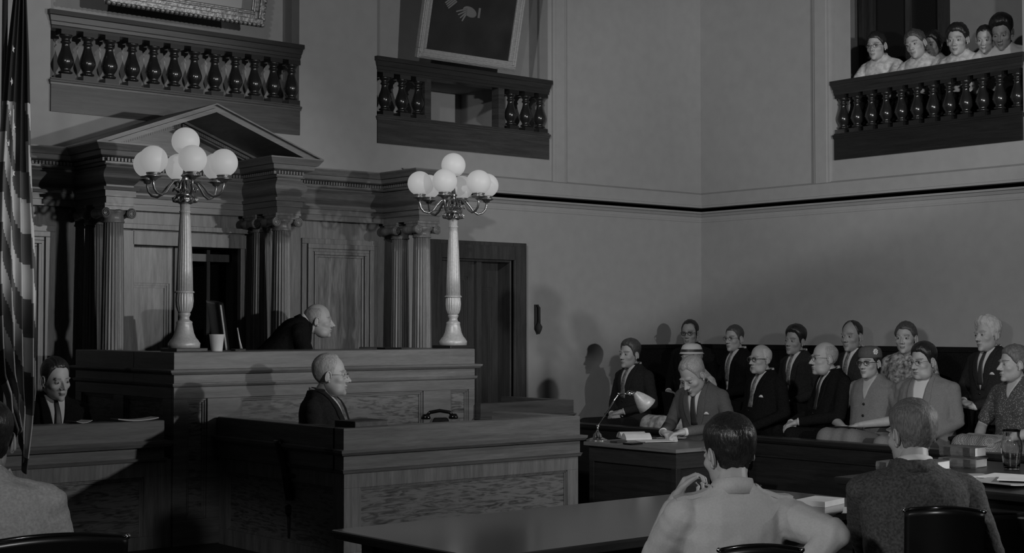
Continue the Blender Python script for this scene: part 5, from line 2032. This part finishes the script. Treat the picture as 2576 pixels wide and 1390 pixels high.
seat(label='white-haired man in dark suit with pocket square, right end of the back jury row', head=H(2483, 842, XK), yaw=80, hyaw=78, hroll=4, mat='suit_dark', hair=dict(line='man', thick=0.018, mat='hair_white', top=0.012, curl=0.012), greybrow=True, hanky=True, vz=0.26, hs=1.1, legs=False, w=1.06,
     arms={'R': dict(e=(0.27, 0.04, 0.24), w=(0.06, 0.26, 0.17), f=(-0.8, 0.5, -0.2), curl=0.6), 'L': dict(e=(-0.27, 0.04, 0.24), w=(-0.08, 0.30, 0.13), f=(0.6, 0.7, -0.2), curl=0.5)})
# ---- attorney at the far table
ah = at(1742, 944, X=8.42)
seat(label='grey-haired man in a grey suit bowing over papers at the far dark table', head=ah, yaw=100, hyaw=92, lean=12, hpitch=-34, mat='suit_mid', hair=dict(line='receding', thick=0.009, mat='hair_grey', **{'raise': -0.016}), H=dict(), tie='tie', vz=0.26, hs=1.14, s=1.0, hoff=(0, 0.08, 0.68), greybrow=True, hanky=True,
     arms={'R': dict(e=(0.27, 0.12, 0.26), ww=at(1668, 1086, X=8.1), fw=(-0.3, -0.9, -0.1), curl=0.4), 'L': dict(e=(-0.28, 0.12, 0.27), ww=at(1722, 1086, X=8.15), fw=(-0.75, 0.55, -0.15), nw=(0, 0, -1), curl=0.5)}, legs=True, shin=0.42)
# ---- gallery spectators
XG = 11.95
GA = {'R': dict(e=(0.22, 0.24, 0.30), w=(0.06, 0.30, 0.33), f=(-0.9, 0.2, -0.1), curl=0.3), 'L': dict(e=(-0.22, 0.24, 0.30), w=(-0.06, 0.30, 0.35), f=(0.9, 0.2, -0.1), curl=0.3)}
seat(label='woman in glasses and pale patterned blouse at the left end of the gallery', head=H(2204, 116, XG), yaw=95, hyaw=104, hpitch=-8, female=True, fit='shirt', mat='blouse', hair=dict(line='updo', thick=0.012, mat='hair_dark', **{'raise': -0.004}), glasses='wire', arms=GA, legs=True, skirt='suit_black', trouser='suit_black', knee=(0.12, 0.30, 0.10), shoes=False, shin=0.40, sleeve='short', slv=0.6, w=1.1, lean=10, hs=1.12)
seat(label='wavy-haired woman in a pale blouse with tilted head, second on the gallery rail', head=H(2303, 112, XG), yaw=95, hyaw=100, hroll=12, hpitch=-10, female=True, fit='shirt', mat='blouse', hair=dict(line='updo', thick=0.014, mat='hair_brown', curl=0.008), arms=GA, legs=True, skirt='suit_black', trouser='suit_black', knee=(0.12, 0.30, 0.10), shoes=False, shin=0.40, sleeve='short', slv=0.6, w=1.05, lean=12, hs=1.12)
seat(label='dark-haired girl half hidden behind the wavy-haired woman in the gallery', head=H(2345, 112, 12.35), yaw=105, hyaw=95, hpitch=-12, female=True, fit='shirt', mat='blouse', hair=dict(line='woman', thick=0.022, mat='hair_dark', curl=0.006), arms=GA, legs=True, skirt='suit_black', trouser='suit_black', knee=(0.12, 0.30, 0.10), shoes=False, shin=0.40, sleeve='short', w=0.95, lean=8)
seat(label='short dark-haired woman gazing down over the middle of the gallery rail', head=H(2408, 100, XG), yaw=100, hyaw=108, hpitch=-12, female=True, fit='shirt', mat='blouse', hair=dict(line='updo', thick=0.018, mat='hair_dark', top=0.006), arms=GA, legs=True, skirt='suit_black', trouser='suit_black', knee=(0.12, 0.30, 0.10), shoes=False, shin=0.40, sleeve='short', w=1.0, lean=10, hs=1.15)
seat(label='pale man with thin dark hair bending low over the gallery rail', head=H(2478, 98, XG + 0.05), yaw=110, hyaw=110, hpitch=-18, fit='shirt', mat='shirt', hair=dict(line='receding', thick=0.006, mat='hair_dark', **{'raise': -0.02}), arms=GA, legs=True, skirt='suit_black', trouser='suit_black', knee=(0.12, 0.30, 0.10), shoes=False, shin=0.40, w=1.0, lean=14, hs=1.0)
seat(label='tall dark-haired man in a white shirt looking down at the right end of the gallery', head=H(2520, 82, XG + 0.1), yaw=105, hyaw=108, hpitch=-26, fit='shirt', mat='shirt', skin='skin_tan', hair=dict(line='man', thick=0.020, mat='hair_dark', top=0.020), arms=GA, legs=True, skirt='suit_black', trouser='suit_black', knee=(0.12, 0.30, 0.10), shoes=False, shin=0.40, w=1.1, lean=12, hs=1.18)
for k in PEOPLE[-6:]:
    k['gallery'] = True
# ---- foreground: man in uniform shirt, seen from behind
sh_ = at(1832, 1140, d=5.2)
seat(label='man in a light khaki uniform shirt seen from behind, hand raised to his chin', head=sh_, yaw=-34, hyaw=-9, hpitch=-6, hroll=-3, lean=-2, fit='shirt', uniform=True, mat='khaki', hs=1.04, vox=0.0042, hres=(150, 200), skin='skin',
     hair=dict(line='man', thick=0.010, mat='hair_dark', top=0.010), w=0.98, wrinkle=0.007, loose=1.22,
     arms={'L': dict(ew=at(1648, 1412, d=5.25), ww=at(1692, 1268, d=5.38), fw=(0.42, -0.1, 0.62), nw=(0.55, -0.75, -0.2), curl=0.7, thumb=0.9, side=-1),
           'R': dict(ew=at(2095, 1345, d=5.0), ww=at(2010, 1440, d=4.95), fw=(-0.6, 0.5, -0.5), nw=(0, 0, -1), curl=0.4)})
sp_ = at(2292, 1093, d=5.62)
seat(label='man in a dark speckled tweed jacket seen from behind at the right-hand table', head=sp_, yaw=-46, hyaw=-14, hpitch=-4, lean=4, mat='suit_tweed', hs=1.02, vox=0.005, hres=(150, 200),
     hair=dict(line='man', thick=0.011, mat='hair_mid', top=0.004), w=1.08, skin='skin', hoff=(0, 0.05, 0.70),
     arms={'L': dict(ew=at(2165, 1340, d=5.75), ww=at(2200, 1450, d=6.1), fw=(0.6, 0.8, 0), curl=0.4), 'R': dict(e=(0.27, 0.0, 0.26), w=(0.15, 0.3, 0.25), f=(-0.5, 0.8, 0), curl=0.4)})
sl_ = at(-34, 1108, d=5.0)
seat(label='dark-haired man in a light tweed jacket seen from behind at the lower left corner', head=sl_, yaw=-30, hyaw=-20, lean=6, mat='suit_light', hs=1.04, vox=0.006, hres=(110, 140),
     hair=dict(line='man', thick=0.014, mat='hair_dark'), w=1.2, skin='skin_tan',
     arms={'R': dict(e=(0.27, 0.12, 0.24), w=(0.14, 0.36, 0.20), f=(-0.5, 0.8, 0), curl=0.4)})

# ================================================================ SEATS
chairs = {}
for n_, k in enumerate(PEOPLE):
    h_ = k['hip']
    print('HIP', n_, [round(q, 2) for q in h_], k['label'][:40])
SE = lambda k: PEOPLE[k]
front = PEOPLE[3:10]
back = PEOPLE[10:16]
sides = ['the far left end of', 'second place in', 'third place in', 'fourth place in', 'fifth place in', 'sixth place in', 'the right end of']
ORD = ['far left', 'second', 'third', 'fourth', 'fifth', 'sixth', 'rightmost']
proto = None
for row, X_, zf, gname in ((front, XF, 0.19, 'front'), (back, XK, 0.41, 'back')):
    for i, k in enumerate(row):
        h_ = k['hip']
        sh_z = h_.z - 0.045 - zf
        lab = 'dark armchair under the %s juror of the %s jury row' % (ORD[i] if not (gname == 'back' and i == 5) else 'rightmost', gname)
        if proto is None:
            proto = high_chair(lab, h_.x, h_.y, zf, R(k['yaw']), 0.42, 0.34, w=0.50, group='juror armchairs', mat='suit_black', wood_m='suit_black', name='juror_armchair', curve=0.02)
            c = proto
        else:
            c = copy_tree(proto)
        c.location = (h_.x, h_.y, zf)
        c.rotation_euler = (0, 0, R(95))
        c.scale = (1, 1, max(0.5, sh_z / 0.42))
        c['label'] = lab
for idx, nm, lab, bh, w_, zf in ((0, 'leather_armchair', "judge's dark high-backed chair behind the tall bench", 0.62, 0.6, 0.45),
                                 (1, 'leather_armchair', "low dark chair inside the witness box", 0.36, 0.5, PF),
                                 (2, 'leather_armchair', "dark chair behind the clerk's desk at the left", 0.35, 0.5, PF),
                                 (16, 'leather_armchair', 'dark chair of the bowed man at the far table', 0.3, 0.5, 0)):
    k = SE(idx)
    h_ = k['hip']
    high_chair(lab, h_.x, h_.y, zf, R(k['yaw']), h_.z - 0.045 - zf, bh, w=w_, name=nm)
# gallery bench
hz = min(k['hip'].z for k in PEOPLE[17:23]) - 0.05
root = thing('gallery_bench', 'dark wooden bench behind the gallery balustrade', 'bench', (12.2, (gy[0] + gy[1]) / 2, zo0))
MB().box(11.82, 12.5, gy[0] - 0.3, gy[1] - 0.05, hz - 0.05, hz).build('seat', M['wood_dark'], root)
for y in (gy[0] - 0.2, gy[1] - 0.12):
    MB().box(11.86, 12.4, y, y + 0.05, zo0, hz - 0.05).build('leg', M['wood_dark'], root)


def lawyer_chair(lab, k, yaw, dist, top, d, w_, curve=0.10):
    """black studded chair whose top rail is seen at `top`"""
    h_ = k['hip']
    sh = h_.z - 0.045
    t = at(top[0], top[1], d=d)
    high_chair(lab, t.x - 0.28 * math.sin(yaw) * 1.0, t.y + 0.28 * math.cos(yaw), 0, yaw, max(0.35, sh), t.z - max(0.35, sh), w=w_, studs=True, arms=False, mat='leather', name='studded_chair', curve=curve)


lawyer_chair('black studded chair back behind the man in the uniform shirt', SE(23), R(-38), 0.3, (1915, 1388), 4.75, 0.27, 0.03)
lawyer_chair('black studded chair back curving behind the man in dark tweed', SE(24), R(-50), 0.3, (2378, 1292), 5.1, 0.27, 0.06)
lawyer_chair('black studded chair behind the man in light tweed at the lower left', SE(25), R(-20), 0.3, (150, 1362), 4.65, 0.42, 0.03)
t = at(2570, 1285, d=6.3)
high_chair('empty black studded chair cut off by the right edge', t.x, t.y, 0, R(-60), 0.5, t.z - 0.5, w=0.5, studs=True, name='studded_chair')
# things held or in laps
k = SE(7)
h_ = k['hip']
mb = MB(Matrix.Translation(h_) @ Matrix.Rotation(R(k['yaw']), 4, 'Z'))
mb.rings([[(x, 0.36 + y, z) for x, y in ((-.13 * w_, -.04), (.13 * w_, -.04), (.13 * w_, .04), (-.13 * w_, .04))] for z, w_ in ((0.135, 1), (0.15, 1.02), (0.20, 0.9), (0.215, 0.8))], smooth=False)
bag = mb.build('handbag', M['leather'], label='small black handbag in the lap of the woman with the flowered hat', cat='handbag', bevel=0.01, loc=h_ + Vector((0, 0, 0.13)))
mb = MB(Matrix.Translation(h_) @ Matrix.Rotation(R(k['yaw']), 4, 'Z'))
k = SE(9)
h_ = k['hip']
Tm = Matrix.Translation(h_) @ Matrix.Rotation(R(k['yaw']), 4, 'Z') @ Matrix.Translation((0, 0.42, 0.19)) @ Matrix.Rotation(R(-12), 4, 'X')
mb = MB(Tm)
mb.box(-0.19, 0.15, -0.07, 0.09, -0.006, 0.006)
mb.build('folded_paper', M['paper_grey'], label='grey folded paper held in the lap of the woman in the dotted dress', cat='paper', loc=h_ + Vector((0, 0, 0.19)))
